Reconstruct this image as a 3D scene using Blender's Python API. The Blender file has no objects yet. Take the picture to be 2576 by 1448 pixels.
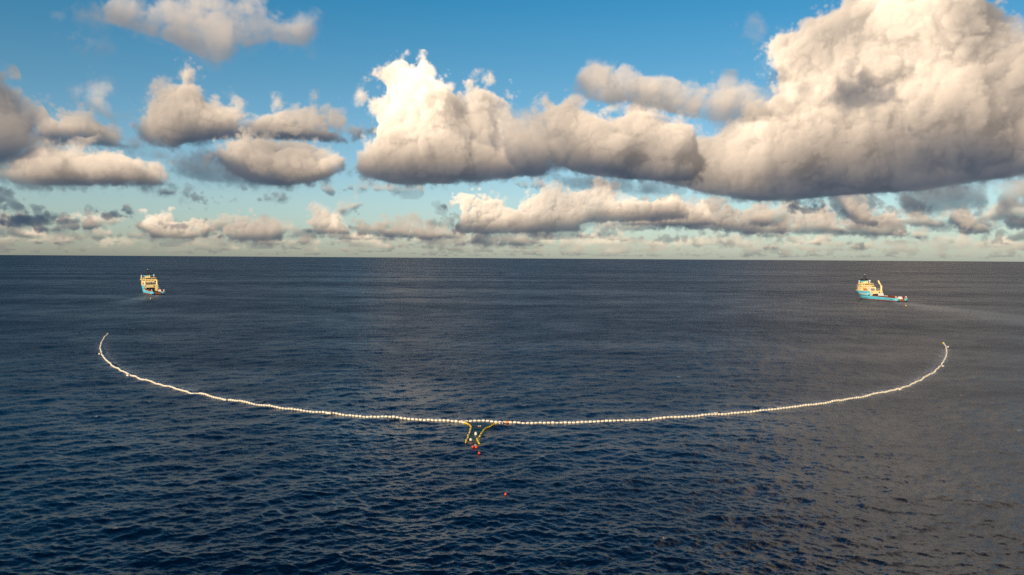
import bpy, bmesh, math, random, numpy as np
from mathutils import Vector, Matrix
random.seed(4)
SC = bpy.context.scene
COL = SC.collection
R = math.radians

# ---------------------------------------------------------------- camera, sun, sky, exposure
CAM_H = 45.0
F_PX, CX, CY = 2005.0, 1288.0, 724.0            # focal length and centre of a 2576 px wide frame
PITCH, ROLL = math.radians(2.12), math.radians(0.378)
_fw = np.array([0.0, math.cos(PITCH), -math.sin(PITCH)]); _up0 = np.array([0.0, math.sin(PITCH), math.cos(PITCH)]); _rt0 = np.array([1.0, 0, 0])
CAM_R = _rt0*math.cos(ROLL) + _up0*math.sin(ROLL)
CAM_U = _up0*math.cos(ROLL) - _rt0*math.sin(ROLL)
def ray(X, Y):
    d = CAM_R*((X-CX)/F_PX) + CAM_U*((CY-Y)/F_PX) + _fw
    return d/np.linalg.norm(d)
def azel(X, Y):
    d = ray(X, Y)
    return math.degrees(math.atan2(d[0], d[1])), math.degrees(math.asin(d[2]))
cam = bpy.data.cameras.new('camera'); cam_ob = bpy.data.objects.new('camera', cam); COL.objects.link(cam_ob)
cam.sensor_fit = 'HORIZONTAL'; cam.sensor_width = 36; cam.lens = 36*F_PX/2576
cam.clip_start = 1; cam.clip_end = 400000
cam_ob.matrix_world = Matrix(((CAM_R[0], CAM_U[0], -_fw[0], 0), (CAM_R[1], CAM_U[1], -_fw[1], 0), (CAM_R[2], CAM_U[2], -_fw[2], CAM_H), (0, 0, 0, 1)))
SC.camera = cam_ob

SUN_AZ, SUN_EL = R(180+27), R(11)               # compass bearing (clockwise from +Y): low behind the camera, to its left
SUN_DIR = Vector((math.sin(SUN_AZ)*math.cos(SUN_EL), math.cos(SUN_AZ)*math.cos(SUN_EL), math.sin(SUN_EL)))
sl = bpy.data.lights.new('sun', 'SUN'); sl.energy = 4.9; sl.angle = R(.53); sl.color = (1, .83, .60)
sun = bpy.data.objects.new('sun', sl); COL.objects.link(sun); sun.location = (-200, -400, 300)
sun.rotation_euler = SUN_DIR.to_track_quat('Z', 'Y').to_euler()
SC.view_settings.view_transform = 'Standard'; SC.view_settings.look = 'None'; SC.view_settings.exposure = 0; SC.view_settings.gamma = 1
SC.view_settings.use_curve_mapping = False
SC.render.engine = 'CYCLES'
SC.cycles.use_denoising = False
SC.cycles.max_bounces = 6; SC.cycles.glossy_bounces = 3; SC.cycles.diffuse_bounces = 2; SC.cycles.transparent_max_bounces = 6
SC.cycles.caustics_reflective = False; SC.cycles.caustics_refractive = False

SKY_TINT = ((0, (.86, 1.02, 1.45)), (45, (.03, .34, .66)), (4, (.88, 1.02, 1.22)), (12, (.49, .86, 1.01)), (18, (.21, .79, 1.0)), (27, (.08, .64, 1.0)))
SKY_STRENGTH = .15
# ---------------------------------------------------------------- cumulus field, light marched slice by slice on its own 3D density
K = 1.0                                            # map pixels per twentieth of a degree
def tA(p): return [(x*.4565, y*.4565) for x, y in p]
def tB(p): return [(815.7+.3974*x, 85.9+.3974*y) for x, y in p]
def tC(p): return [(1631.5+.4626*x, .4626*y) for x, y in p]

def upsample_matrix(n_out, scale, n_in, off):
    """cubic B-spline interpolation of a lattice with the given spacing, as a dense matrix"""
    t = np.arange(n_out)/scale + off
    i = np.floor(t).astype(int); f = t-i
    w = np.stack([(1-f)**3, 3*f**3-6*f**2+4, -3*f**3+3*f**2+3*f+1, f**3], 1)/6
    M = np.zeros((n_out, n_in), np.float32)
    for k in range(4): np.add.at(M, (np.arange(n_out), (i+k) % n_in), w[:, k])
    return M

class Noise3:
    """octaves of periodic spline noise on (z, y, x), one z slice at a time"""
    def __init__(s, H, W, waves, zstep, seed):
        r = np.random.default_rng(seed); s.o = []
        for lam in waves:
            n = 40; per = int(n*lam)
            if per > 300: n = int(300/lam)+4; per = int(n*lam)
            if lam >= 7:
                ny, nx = max(5, int(H/lam)+5), max(5, int(W/lam)+5)
                s.o.append((lam, r.standard_normal((24, ny, nx)).astype(np.float32), upsample_matrix(H, lam, ny, r.random()), upsample_matrix(W, lam, nx, r.random()).T.copy(), r.random()*20, None, None))
            else:                                  # fine octaves: one tile, repeated under a shear so that no repeat lines up
                per = 256; n = max(8, int(round(per/lam))); L = r.standard_normal((24, n, n)).astype(np.float32)
                A = upsample_matrix(per, per/n, n, 0.0)
                t = np.stack([A @ L[k] @ A.T for k in range(24)])
                s.o.append((lam, t, None, None, r.random()*20, (np.arange(H)+r.integers(256)) % per, (np.arange(W)+r.integers(256)) % per))
        s.dz = zstep
    def slice(s, k, j):
        lam, L, A, B, zo, iy, ix = s.o[j]
        t = zo + k*s.dz/lam; i = int(math.floor(t)); f = t-i; n = L.shape[0]
        w = ((1-f)**3/6, (3*f**3-6*f**2+4)/6, (-3*f**3+3*f**2+3*f+1)/6, f**3/6)
        P = w[0]*L[i % n]+w[1]*L[(i+1) % n]+w[2]*L[(i+2) % n]+w[3]*L[(i+3) % n]
        if A is None: return P[iy][:, ix]*2.2
        return (A @ P @ B)*2.2                     # about unit variance

def box1(a, r, ax):
    if r < 1: return a
    pad = [(0, 0), (0, 0)]; pad[ax] = (r+1, r)
    c = np.cumsum(np.pad(a, pad, mode='edge'), axis=ax, dtype=np.float64)
    n = a.shape[ax]
    hi = np.take(c, np.arange(2*r+1, 2*r+1+n), ax); lo = np.take(c, np.arange(0, n), ax)
    return ((hi-lo)/(2*r+1)).astype(np.float32)
def blur(a, s):
    r = max(1, int(round(s*1.0)))
    for _ in range(3): a = box1(box1(a, r, 0), r, 1)
    return a
def shift(a, dy, dx, fill):
    """move the picture by a fraction of a pixel (bilinear)"""
    iy, ix = math.floor(dy), math.floor(dx); fy, fx = dy-iy, dx-ix
    m = 3+max(abs(iy), abs(ix))
    p = np.pad(a, m, mode='edge'); H, W = a.shape
    g = lambda oy, ox: p[m-oy:m-oy+H, m-ox:m-ox+W]
    return ((1-fy)*((1-fx)*g(iy, ix)+fx*g(iy, ix+1))+fy*((1-fx)*g(iy+1, ix)+fx*g(iy+1, ix+1))).astype(np.float32)
def poly_mask(pts, H, W):
    yy = np.arange(H)+.5; xx = np.arange(W)+.5
    M = np.zeros((H, W), bool); n = len(pts)
    for k in range(n):
        (x0, y0), (x1, y1) = pts[k], pts[(k+1) % n]
        if y0 == y1: continue
        rows = np.where((yy > min(y0, y1)) & (yy <= max(y0, y1)))[0]
        xs = x0+(yy[rows]-y0)*(x1-x0)/(y1-y0)
        M[rows] ^= xx[None, :] > xs[:, None]
    return M.astype(np.float32)

SUN_COL = np.array([1.70, 1.29, .88], np.float32)
AMB_TOP = np.array([.135, .140, .155], np.float32)
AMB_LOW = np.array([.062, .070, .094], np.float32)
AMB_FAR = np.array([.048, .085, .140], np.float32)   # out of the sun altogether: lit by blue sky only

def reach(inside, n):
    """distance to the nearest pixel outside the set, up to n"""
    g = np.where(inside, float(n), 0.).astype(np.float32)
    for s in (1, -1):                              # along the rows
        for _ in range(n):
            q = np.full_like(g, n); q[:, max(s, 0):g.shape[1]+min(s, 0)] = g[:, max(-s, 0):g.shape[1]+min(-s, 0)]
            m = np.minimum(g, q+1)
            if (m == g).all(): break
            g = m
    p = np.pad(g*g, ((n, n), (0, 0)), mode='edge'); h = g.shape[0]; out = g*g
    for d in range(-n, n+1): out = np.minimum(out, p[n+d:n+d+h]+d*d)
    return np.sqrt(out)
def march(H, W, clouds, seed, size, soft, sigma, R, zstep, bump, slope=(.60, .50), shade=.5, base=.95, rag=.25, wmin=.12, lump=.35, veil=.22):
    """clouds: list of (polygon in map pixels, sun, opacity). size = largest billow in px. Returns premultiplied colour and alpha."""
    size, soft, R, zstep, sigma = size*K, soft*K, R*K, zstep*K, sigma/K
    Fh = np.full((H, W), -1e3, np.float32); Sh = np.zeros((H, W), np.float32); Oh = Sh.copy(); Bh = Sh.copy(); Wt = np.full((H, W), 1e-6, np.float32)
    scales = [s for s in (2.5*K, 5*K, 10*K, 20*K, 36*K, 60*K) if s <= max(R*.9, 3*K)]
    for pts, sun, op in clouds:
        xs = [p[0] for p in pts]; ys = [p[1] for p in pts]; m = int(2.2*scales[-1])+5
        x0, x1 = max(0, int(min(xs))-m), min(W, int(max(xs))+m); y0, y1 = max(0, int(min(ys))-m), min(H, int(max(ys))+m)
        if x1-x0 < 3 or y1-y0 < 3: continue
        k = poly_mask([(x-x0+m, y-y0+m) for x, y in pts], y1-y0+2*m, x1-x0+2*m)
        rim = max(4, int(min(20*K, size*.6)))
        sd = np.where(k > 0, reach(k > 0, rim), -reach(k < 1, rim))
        f = np.minimum(sd, 5*K)*.9
        for s in scales[2:]: f += .9*s*np.maximum(2*blur(k, s*.6)-1, 0)
        f = np.where(sd <= -rim+1, -size*2, f+.4*K)
        rows = np.arange(k.shape[0])[:, None]
        has = k.any(0); cb = np.where(has, np.where(k > 0, rows, -1).max(0), 0).astype(np.float32); ct = np.where(has, np.where(k > 0, rows, 10**6).min(0), 0).astype(np.float32)
        if has.any():
            xi = np.arange(k.shape[1]); cb = np.interp(xi, xi[has], cb[has]); ct = np.interp(xi, xi[has], ct[has])
        r = max(2, int(12*K)); ker = np.ones(2*r+1)/(2*r+1)
        cb = np.convolve(np.pad(cb, r, mode='edge'), ker, 'valid'); ct = np.convolve(np.pad(ct, r, mode='edge'), ker, 'valid')
        hb = np.clip((cb[None]-rows)/np.maximum(.55*(max(ys)-min(ys)), cb-ct)[None], -.2, 1)      # 0 at the base, 1 at the crown
        c = np.s_[m:-m, m:-m]; f, hb = f[c], hb[c]; q = np.s_[y0:y1, x0:x1]
        Fh[q] = np.maximum(Fh[q], f)
        w = np.clip(f/(3*K)+2, .0, 8)+1e-4
        Sh[q] += w*sun; Oh[q] += w*op; Bh[q] += w*hb; Wt[q] += w
    Sh /= Wt; Oh /= Wt; Bh /= Wt
    act = Fh > -size*.8
    rr, cc = np.where(act.any(1))[0], np.where(act.any(0))[0]
    Cf, Af = np.zeros((H, W, 3), np.float32), np.zeros((H, W), np.float32)
    if len(rr) == 0: return Cf, Af
    win = np.s_[rr[0]:rr[-1]+1, cc[0]:cc[-1]+1]
    F, S, O, B = Fh[win], blur(Sh[win], 3*K), blur(Oh[win], 2*K), blur(Bh[win], 3*K)
    h, w = F.shape
    N2 = Noise3(h, w, [110*K, 55*K, 27*K], 1, seed+100)
    sh = N2.slice(0, 0)*.6+N2.slice(0, 1)*.35+N2.slice(0, 2)*.2
    sh = np.clip(.42+.85*sh, 0, 1); S = S*(1-shade*sh*sh*(3-2*sh))          # other clouds' shadows lie across these
    t = np.clip(B/.66+N2.slice(7, 1)*.12, 0, 1); t = t*t*(3-2*t); S = S*(1-base*(1-t))
    waves = [size/2**i for i in range(8) if size/2**i >= 1.5]
    amp = [lam*(size/lam)**.22 for lam in waves]
    N = Noise3(h, w, waves, zstep, seed)
    zmax = math.sqrt((max(float(F.max()), 4)+.4*soft)*R)+size*.3+lump*R*.8
    nz = int(1.35*zmax/zstep)+1
    L1 = np.ones((h, w), np.float32); L2 = L1.copy(); T = L1.copy()
    C = np.zeros((h, w, 3), np.float32)
    ambz = (AMB_LOW[None, None]+(AMB_TOP-AMB_LOW)[None, None]*np.clip(B, 0, 1)[..., None]).astype(np.float32)
    q = np.clip(1-S/.28, 0, 1)[..., None]; ambz = ambz*(1-q)+AMB_FAR*q
    flat = np.clip(.35+B*2.2, .35, 1).astype(np.float32)    # bases are flatter than crowns
    z0 = lump*R*(N2.slice(3, 1)*.6+N2.slice(11, 2)*.35)
    wt = []
    for j, lam in enumerate(waves):                # large billows act inside, small ones tear the outline
        a = np.clip((F+.12*lam)/lam, .10, 1)
        wt.append((np.maximum(a, wmin) if lam > 13*K else np.clip(a+.62, 0, 1) if lam > 6*K else 1.15+0*a)*(flat if j < 3 else .5+.5*flat))
    fray = [lam*.42 for lam in waves]
    for k in range(nz):
        z = -zmax+k*zstep                          # from the near side to the far side
        f = F + .38*soft - (z-z0)**2/R; e = 0
        for j, lam in enumerate(waves):
            n = N.slice(k, j)
            f = f + amp[j]*(bump*(np.abs(n)-.72) if j else rag*n)*wt[j]
            if lam < 26*K: e = e+n*fray[j]
        d = np.clip(f/soft, 0, 1); d = d*d*(3-2*d)
        v = np.clip((f+e*1.0+.35*soft)/(1.6*soft), 0, 1)             # a thin torn veil round the solid cloud
        d = (d+veil*v*v*(1-d))*sigma*zstep*O
        a = 1-np.exp(-d)
        lit = .52*L1+.48*L2
        Ta = T*a
        C += Ta[..., None]*((lit*S)[..., None]*SUN_COL + ambz*(.5+.5*L2[..., None]))
        T *= 1-a
        L1 = shift(L1*np.exp(-d*1.5), slope[1]*zstep, slope[0]*zstep, 1)
        L2 = shift(L2*np.exp(-d*.16), slope[1]*zstep, slope[0]*zstep, 1)
        if k % 4 == 3: L1 = .7*L1+.3*box1(box1(L1, 1, 0), 1, 1); L2 = blur(L2, 2)
    Cf[win] = C; Af[win] = 1-T
    return Cf, Af

# (polygon, sun reaching it 0..1, opacity) traced as silhouettes in frame pixels
HIGH = [  # nearest: soft grey fragments
 (tA([(475,90),(560,20),(640,-30),(850,0),(960,-30),(1400,-30),(1470,60),(1540,90),(1600,140),(1720,110),(1735,160),(1700,265),(1600,250),(1480,235),(1350,260),(1280,330),(1200,360),(1100,330),(1000,270),(900,225),(780,190),(640,150),(560,130)]), .58, .62),
 (tA([(285,160),(330,150),(380,190),(400,130),(430,120),(460,190),(560,250),(590,290),(480,330),(400,290),(300,190)]), .3, .22),
 (tA([(370,550),(420,515),(500,520),(560,490),(590,490),(600,560),(660,620),(640,700),(560,640),(480,600),(440,580)]), .6, .4),
 (tB([(1600,290),(1680,250),(1700,200),(1850,190),(1900,210),(1990,250),(2150,260),(2250,280),(2400,300),(2900,330),(3050,420),(2950,560),(2600,570),(2300,540),(2100,480),(1900,430),(1750,450),(1650,410)]), .6, .85),
 (tC([(610,360),(740,355),(870,430),(880,500),(800,560),(690,580),(620,480)]), .12, .5),
 (tC([(960,560),(1000,480),(1100,350),(1200,400),(1330,430),(1480,460),(1540,540),(1400,570),(1250,580),(1080,610)]), .05, .5),
 (tC([(1370,690),(1420,660),(1510,740),(1500,790),(1430,740)]), .03, .8),
 (tC([(480,210),(550,130),(590,190),(640,250),(600,280),(540,240)]), .6, .3),
]
MAIN = [
 (tA([(-160,380),(10,410),(40,520),(140,600),(180,660),(190,800),(120,850),(60,880),(-160,900)]), .3, 1),
 (tA([(180,640),(240,600),(300,620),(400,650),(480,640),(560,680),(620,690),(700,760),(760,800),(700,830),(560,810),(400,800),(250,800),(180,780)]), .5, .8),
 (tA([(0,985),(50,900),(140,820),(250,805),(400,830),(480,850),(560,830),(640,840),(720,870),(780,850),(850,890),(900,930),(950,1000),(960,1025),(700,1030),(400,1025),(100,1025)]), .68, 1),
 (tA([(750,700),(775,600),(830,540),(900,490),(960,480),(1000,460),(1020,390),(1045,400),(1040,450),(1080,470),(1110,530),(1170,560),(1230,580),(1290,550),(1340,560),(1380,620),(1440,650),(1490,590),(1530,580),(1600,620),(1660,600),(1720,570),(1790,555),(1860,590),(1920,640),(1940,700),(2020,680),(2060,720),(2000,780),(1900,800),(1700,780),(1400,770),(1200,770),(1000,785),(980,830),(900,830),(800,800),(760,740)]), .72, 1),
 (tA([(1195,800),(1300,770),(1500,760),(1700,790),(1850,820),(1910,880),(1900,940),(1800,990),(1700,1020),(1500,1030),(1350,1000),(1250,940),(1200,880)]), .6, 1),
 (tB([(200,740),(310,640),(330,600),(315,560),(350,545),(380,570),(370,500),(300,470),(250,430),(220,380),(250,375),(300,400),(380,420),(440,450),(470,440),(450,400),(400,330),(350,305),(295,260),(320,240),(350,260),(360,220),(400,190),(440,165),(485,130),(520,170),(545,225),(560,190),(610,180),(660,240),(700,280),(760,300),(800,350),(845,365),(840,430),(860,450),(920,430),(935,300),(960,290),(990,310),(1030,300),(1070,370),(1120,390),(1160,370),(1180,400),(1170,480),(1200,540),(1250,580),(1300,530),(1350,560),(1400,600),(1450,700),(1480,800),(1400,900),(1200,915),(1000,940),(700,960),(450,955),(250,910),(195,850)]), 1.25, 1),
 (tB([(1390,450),(1450,450),(1560,430),(1630,470),(1680,520),(1770,490),(1810,560),(1900,520),(1920,470),(1980,455),(2060,480),(2100,530),(2140,580),(2220,560),(2350,560),(2400,940),(2200,935),(2000,930),(1700,900),(1450,850),(1380,700),(1400,560),(1380,480)]), .9, 1),
 (tC([(640,250),(700,200),(780,175),(850,200),(830,130),(900,90),(990,80),(1040,40),(1110,5),(1250,-60),(1600,-150),(1800,-90),(1900,20),(1990,90),(2080,170),(2300,200),(2500,300),(2500,880),(2042,960),(1800,990),(1500,1040),(1000,1070),(700,1100),(500,1090),(300,1050),(0,980),(0,740),(300,740),(400,720),(480,650),(540,610),(640,590),(700,500),(690,420),(640,340)]), 1.0, 1),
]
FRONT = [   # shaded scud under and before the big ones
 (tB([(1120,640),(1200,570),(1300,530),(1400,560),(1480,640),(1560,760),(1540,880),(1380,900),(1200,880),(1130,760)]), .38, .75),
 (tA([(-120,640),(60,600),(180,690),(330,780),(420,830),(300,880),(120,880),(-120,930)]), .22, .7),
 (tA([(560,770),(680,740),(760,780),(900,835),(1000,850),(980,960),(900,910),(780,860),(640,850)]), .12, .8),
 (tA([(930,900),(1000,860),(1100,850),(1250,880),(1400,940),(1500,1000),(1500,1030),(1200,1010),(1000,990),(930,950)]), .05, .9),
 (tB([(760,540),(850,490),(950,540),(1060,590),(1100,640),(1300,700),(1420,760),(1400,800),(1200,760),(900,680),(800,640)]), .4, .3),
 (tB([(1380,860),(1600,890),(1850,920),(2300,960),(2300,1030),(1950,1020),(1800,980),(1560,980),(1420,920)]), .08, .8),
 (tC([(300,1040),(500,1095),(800,1105),(1200,1065),(1700,1005),(2042,965),(2042,900),(1500,980),(1000,1030),(500,1030)]), .08, .75),
 (tC([(1330,1090),(1400,1050),(1700,990),(1850,1000),(1870,1100),(1850,1145),(1600,1150),(1400,1160),(1350,1110)]), .08, .9),
 (tC([(1840,1010),(1950,990),(2000,960),(2042,970),(2300,960),(2300,1140),(1900,1140)]), .35, .9),
]
MID = [
 (tA([(-60,1230),(60,1190),(150,1170),(250,1180),(330,1180),(460,1200),(440,1230),(250,1245),(100,1250),(-60,1245)]), 0, .8),
 (tA([(515,1160),(540,1155),(580,1170),(650,1150),(690,1155),(760,1190),(700,1200),(560,1195)]), 0, .7),
 (tA([(870,1065),(1000,1050),(1100,1085),(1300,1100),(1270,1115),(1130,1130),(1060,1110),(960,1080)]), .1, .5),
 (tA([(1250,1040),(1300,1030),(1360,1045),(1330,1060),(1260,1060)]), .1, .5),
 (tA([(1420,1100),(1520,1080),(1600,1085),(1560,1110)]), .15, .5),
 (tA([(785,1155),(800,1150),(830,1180),(900,1190),(940,1185),(960,1210),(1000,1230),(1060,1215),(1130,1210),(1150,1260),(1140,1310),(1000,1320),(850,1315),(790,1280),(770,1250),(800,1215)]), .9, .9),
 (tA([(1215,1260),(1260,1225),(1340,1225),(1400,1215),(1470,1225),(1560,1220),(1570,1270),(1550,1330),(1350,1330),(1210,1310),(1150,1295)]), .75, .8),
 (tA([(1680,1260),(1720,1180),(1750,1140),(1800,1170),(1850,1180),(1900,1240),(1930,1290),(1800,1295),(1690,1280)]), .9, .9),
 (tA([(190,1260),(300,1240),(450,1210),(500,1195),(560,1240),(540,1265),(350,1275),(220,1280)]), .6, .8),
 (tB([(810,1240),(850,1170),(860,1080),(780,1110),(720,1090),(770,1075),(860,1020),(930,1010),(1020,1025),(1100,1045),(1150,1100),(1210,1130),(1290,1040),(1400,990),(1470,970),(1500,1010),(1560,990),(1690,980),(1680,920),(1780,930),(1830,960),(1840,1060),(2040,1050),(2300,1060),(2300,1180),(1900,1190),(1600,1200),(1640,1250),(1300,1260),(1000,1270),(820,1265)]), .85, .95),
 (tB([(170,1220),(220,1190),(300,1210),(370,1190),(400,1230),(450,1210),(510,1240),(570,1190),(620,1240),(690,1240),(730,1290),(700,1310),(500,1290),(200,1280)]), .5, .7),
 (tB([(230,970),(300,960),(500,985),(600,1000),(400,1000),(240,990)]), .4, .5),
 (tB([(1200,950),(1380,925),(1400,970),(1250,975)]), .5, .6),
 (tB([(80,1120),(150,1080),(230,1070),(200,1110),(120,1135)]), .5, .5),
 (tB([(0,950),(60,970),(180,980),(100,1000),(50,1030),(0,1000)]), .5, .5),
 (tC([(1040,1075),(1110,1070),(1150,1110),(1200,1160),(1290,1200),(1250,1240),(1100,1210),(1060,1150)]), .85, .9),
 (tC([(0,1090),(80,1080),(180,1100),(300,1130),(350,1100),(430,1110),(480,1140),(620,1110),(670,1140),(680,1200),(800,1210),(820,1260),(600,1280),(350,1260),(0,1210)]), .8, .9),
 (tC([(700,1130),(820,1095),(960,1125),(950,1160),(800,1170)]), 0, .8),
 (tC([(1620,1180),(1720,1150),(1800,1180),(1870,1220),(1870,1280),(1700,1270)]), .6, .9),
 (tC([(1340,1290),(1400,1255),(1470,1265),(1475,1300)]), .7, .8), (tC([(970,1240),(1020,1205),(1060,1230),(1060,1270)]), .7, .8),
 (tC([(1950,1200),(2042,1180),(2200,1170),(2200,1250),(1960,1250)]), .1, .8),
]
DARK = [
 (tA([(-100,1020),(60,1035),(70,1090),(140,1120),(240,1130),(220,1160),(100,1155),(-100,1165)]), .02, 1),
 (tA([(-60,1225),(60,1190),(150,1170),(250,1180),(330,1180),(460,1200),(440,1230),(250,1245),(100,1250),(-60,1245)]), 0, .9),
 (tA([(870,1230),(920,1215),(970,1220),(990,1245),(1130,1215),(1150,1270),(1050,1260),(900,1265)]), 0, .7),
 (tB([(1270,1270),(1500,1260),(1830,1275),(1800,1295),(1300,1295)]), 0, .6),
 (tB([(1890,1200),(2100,1190),(2300,1210),(2300,1245),(2100,1240),(1930,1220)]), 0, .7),
 (tC([(0,1200),(300,1225),(300,1255),(100,1250),(0,1240)]), .03, .7), (tC([(550,1275),(780,1275),(760,1290),(580,1290)]), 0, .6),
]
def far_cumulus(rng, x0, x1, horizon, n, lo, hi, w0, lit=(0, .1, .5, .75, .9), flat=.24):
    """rows of ever smaller, flatter cumulus down to the horizon; pixels of the 2576 frame"""
    out = []
    for _ in range(n):
        up = lo+(hi-lo)*rng.random()**1.3          # height of the base above the horizon
        x = x0+(x1-x0)*rng.random(); w = w0*(.35+1.1*rng.random()**2)*(.3+up/85); h = w*(flat+.42*rng.random()**1.5)*min(1, up/40+.2)
        pts = [(x-w, up), (x+w, up)]; m = 7
        for k in range(m+1):
            u = 1-2*k/m; pts.append((x+u*w*.95, up+h*math.sqrt(max(0, 1-u*u))*(.35+.9*rng.random())+.1*h))
        out.append(([(px, horizon(px)-py) for px, py in pts], rng.choice(lit), .35+.5*rng.random()))
    return out

DEG = 20.0; AZ0, AZ1, EL0, EL1 = -38.0, 38.0, -.25, 24.0
def to_map(pts, deg=DEG, az0=AZ0, el1=EL1):
    out = []
    for X, Y in pts:
        a, e = azel(X, Y); out.append(((a-az0)*deg, (el1-e)*deg))
    return out
def over(C, A, c, a):
    return c+C*(1-a)[..., None], a+A*(1-a)
def view_sky():
    """the sector of sky the photograph looks at"""
    H, W = int((EL1-EL0)*DEG), int((AZ1-AZ0)*DEG)
    rng = np.random.default_rng(7)
    hz = lambda x: 640+17*x/2576
    mp = lambda L: [(to_map(p), s, o) for p, s, o in L]
    C = np.zeros((H, W, 3), np.float32); A = np.zeros((H, W), np.float32)
    lay = lambda f, *a, **k: over(C, A, *[v*f for v in march(H, W, *a, **k)])
    C, A = lay(.92, mp(far_cumulus(rng, -250, 2850, hz, 560, 4, 38, 66, lit=(0, .1, .5, .8, .95, .95), flat=.12)+far_cumulus(rng, 1050, 2850, hz, 380, 6, 40, 60, flat=.12)), 5, 7, 3, .20, 6, 1.5, .5, shade=.3)
    C, A = lay(.86, mp(far_cumulus(rng, -250, 1050, hz, 40, 24, 80, 70)+far_cumulus(rng, 1000, 2850, hz, 85, 26, 100, 70)), 6, 12, 3, .22, 9, 1.6, .7, shade=.4)
    C, A = lay(.93, mp(MID[::2]), 11, 22, 4, .18, 16, 1.8, .8, lump=.5)
    C, A = lay(.90, mp(far_cumulus(rng, 1250, 2850, hz, 26, 55, 120, 75)), 8, 16, 4, .18, 12, 1.8, .8, shade=.4)
    C, A = lay(.93, mp(MID[1::2]), 13, 22, 4, .18, 16, 1.8, .8, lump=.5)
    C, A = lay(.88, mp(DARK), 12, 12, 4, .15, 8, 2, .9, wmin=.6)
    left = dict(lump=.55, veil=.5, rag=.45, wmin=.30)
    for sl, seed, sh in ((MAIN[7:], 34, .5), (MAIN[1:5:2], 24, .5), (MAIN[6:7], 27, .5), (MAIN[0:5:2], 21, .5), (MAIN[5:6], 33, .45)):
        C, A = lay(1., mp(sl), seed, 52, 10.5, .075, 62, 2.4, .9, shade=sh, **(left if seed in (21, 24) else dict(lump=.55, veil=.34)))
    C, A = lay(1., mp(FRONT), 22, 44, 14, .035, 30, 3, .8, rag=.5, wmin=.6, veil=.5)
    C, A = lay(1., mp(HIGH[:1]), 26, 40, 18, .040, 34, 3, .8, rag=.3, wmin=.2, base=.6, shade=.4, veil=.6)
    C, A = lay(1., mp(HIGH[1:]), 23, 50, 16, .045, 34, 3, 1.05, rag=.5, wmin=.6, base=.6, shade=.4, veil=.6)
    return C, A
def far_sky():
    """the rest of the dome, coarser: the same clouds and the field they belong to, all the way round"""
    global K
    deg = 5.0; K = .25; az0, az1, el0, el1 = -180., 180., -1., 62.
    H, W = int((el1-el0)*deg), int((az1-az0)*deg)
    rng = np.random.default_rng(31)
    clouds = []
    def cumulus(az, el, wd, ht, sun, op):
        pts = [(az-wd, el), (az+wd, el)]
        for k in range(9):
            u = 1-k/4; pts.append((az+u*wd*(.9+.15*rng.random()), el+ht*math.sqrt(max(0, 1-u*u))*(.6+.6*rng.random())+.1*ht))
        clouds.append(([((a-az0)*deg, (el1-e)*deg) for a, e in pts], sun, op))
    for p, s, o in MAIN+HIGH[:1]: clouds.append((to_map(p, deg, az0, el1), s, o))
    for a in np.arange(-172, 173, 9.):             # rows of cumulus receding to the horizon on every side
        if abs(a) > 41:
            cumulus(a+rng.uniform(-3, 3), 5+rng.uniform(-1, 2), 4+4*rng.random(), 4+6*rng.random(), .9, 1)
            cumulus(a+rng.uniform(-3, 3), 2+rng.uniform(-.5, 1), 3+3*rng.random(), 1.5+2*rng.random(), .8, .9)
    for a, e, w, h, s in ((37, 19, 18, 16, 1.5), (56, 14, 16, 17, 1.3), (36, 36, 16, 12, 1.3), (54, 42, 14, 9, 1.), (70, 24, 14, 12, .8), (78, 40, 12, 8, .7),
                          (-95, 25, 13, 8, .7), (-140, 30, 16, 8, .7), (110, 28, 15, 9, .7), (150, 34, 14, 8, .7)):
        cumulus(a, e, w, h, s, .9)
    return (el0, el1, az0, az1)+march(H, W, clouds, 51, 50, 8, .10, 60, 3.2, .85, shade=.45)

def cloud_image(name, C, A):
    H, W = A.shape
    avg = C.sum((0, 1))/max(A.sum(), 1e-6)
    px = np.empty((H, W, 4), np.float32)
    e = np.float32(.02)
    px[..., :3] = (C+e*avg)/(A+e)[..., None]; px[..., 3] = A
    im = bpy.data.images.new(name, W, H, alpha=True, float_buffer=True)
    im.colorspace_settings.name = 'Non-Color'; im.alpha_mode = 'CHANNEL_PACKED'
    im.pixels.foreach_set(px[::-1].ravel()); im.update(); im.pack()
    return im

world = bpy.data.worlds.new('World'); SC.world = world; world.use_nodes = True
nt = world.node_tree; nt.nodes.clear()
def wn(t, **k):
    n = nt.nodes.new(t)
    for a, v in k.items(): setattr(n, a, v)
    return n
def wmath(op, a, b=None, c=None, clamp=False):
    n = wn('ShaderNodeMath', operation=op, use_clamp=clamp)
    for i, v in enumerate((a, b, c)):
        if v is None: continue
        if isinstance(v, (int, float)): n.inputs[i].default_value = v
        else: nt.links.new(v, n.inputs[i])
    return n.outputs[0]
def wsmooth(v, a, b):
    n = wn('ShaderNodeMapRange', interpolation_type='SMOOTHSTEP'); nt.links.new(v, n.inputs['Value'])
    n.inputs['From Min'].default_value = a; n.inputs['From Max'].default_value = b
    return n.outputs['Result']
tc = wn('ShaderNodeTexCoord'); sep = wn('ShaderNodeSeparateXYZ'); nt.links.new(tc.outputs['Generated'], sep.inputs[0])
w_az = wmath('MULTIPLY', wmath('ARCTAN2', sep.outputs[0], sep.outputs[1]), 180/math.pi)
w_el = wmath('MULTIPLY', wmath('ARCSINE', sep.outputs[2]), 180/math.pi)
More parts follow.
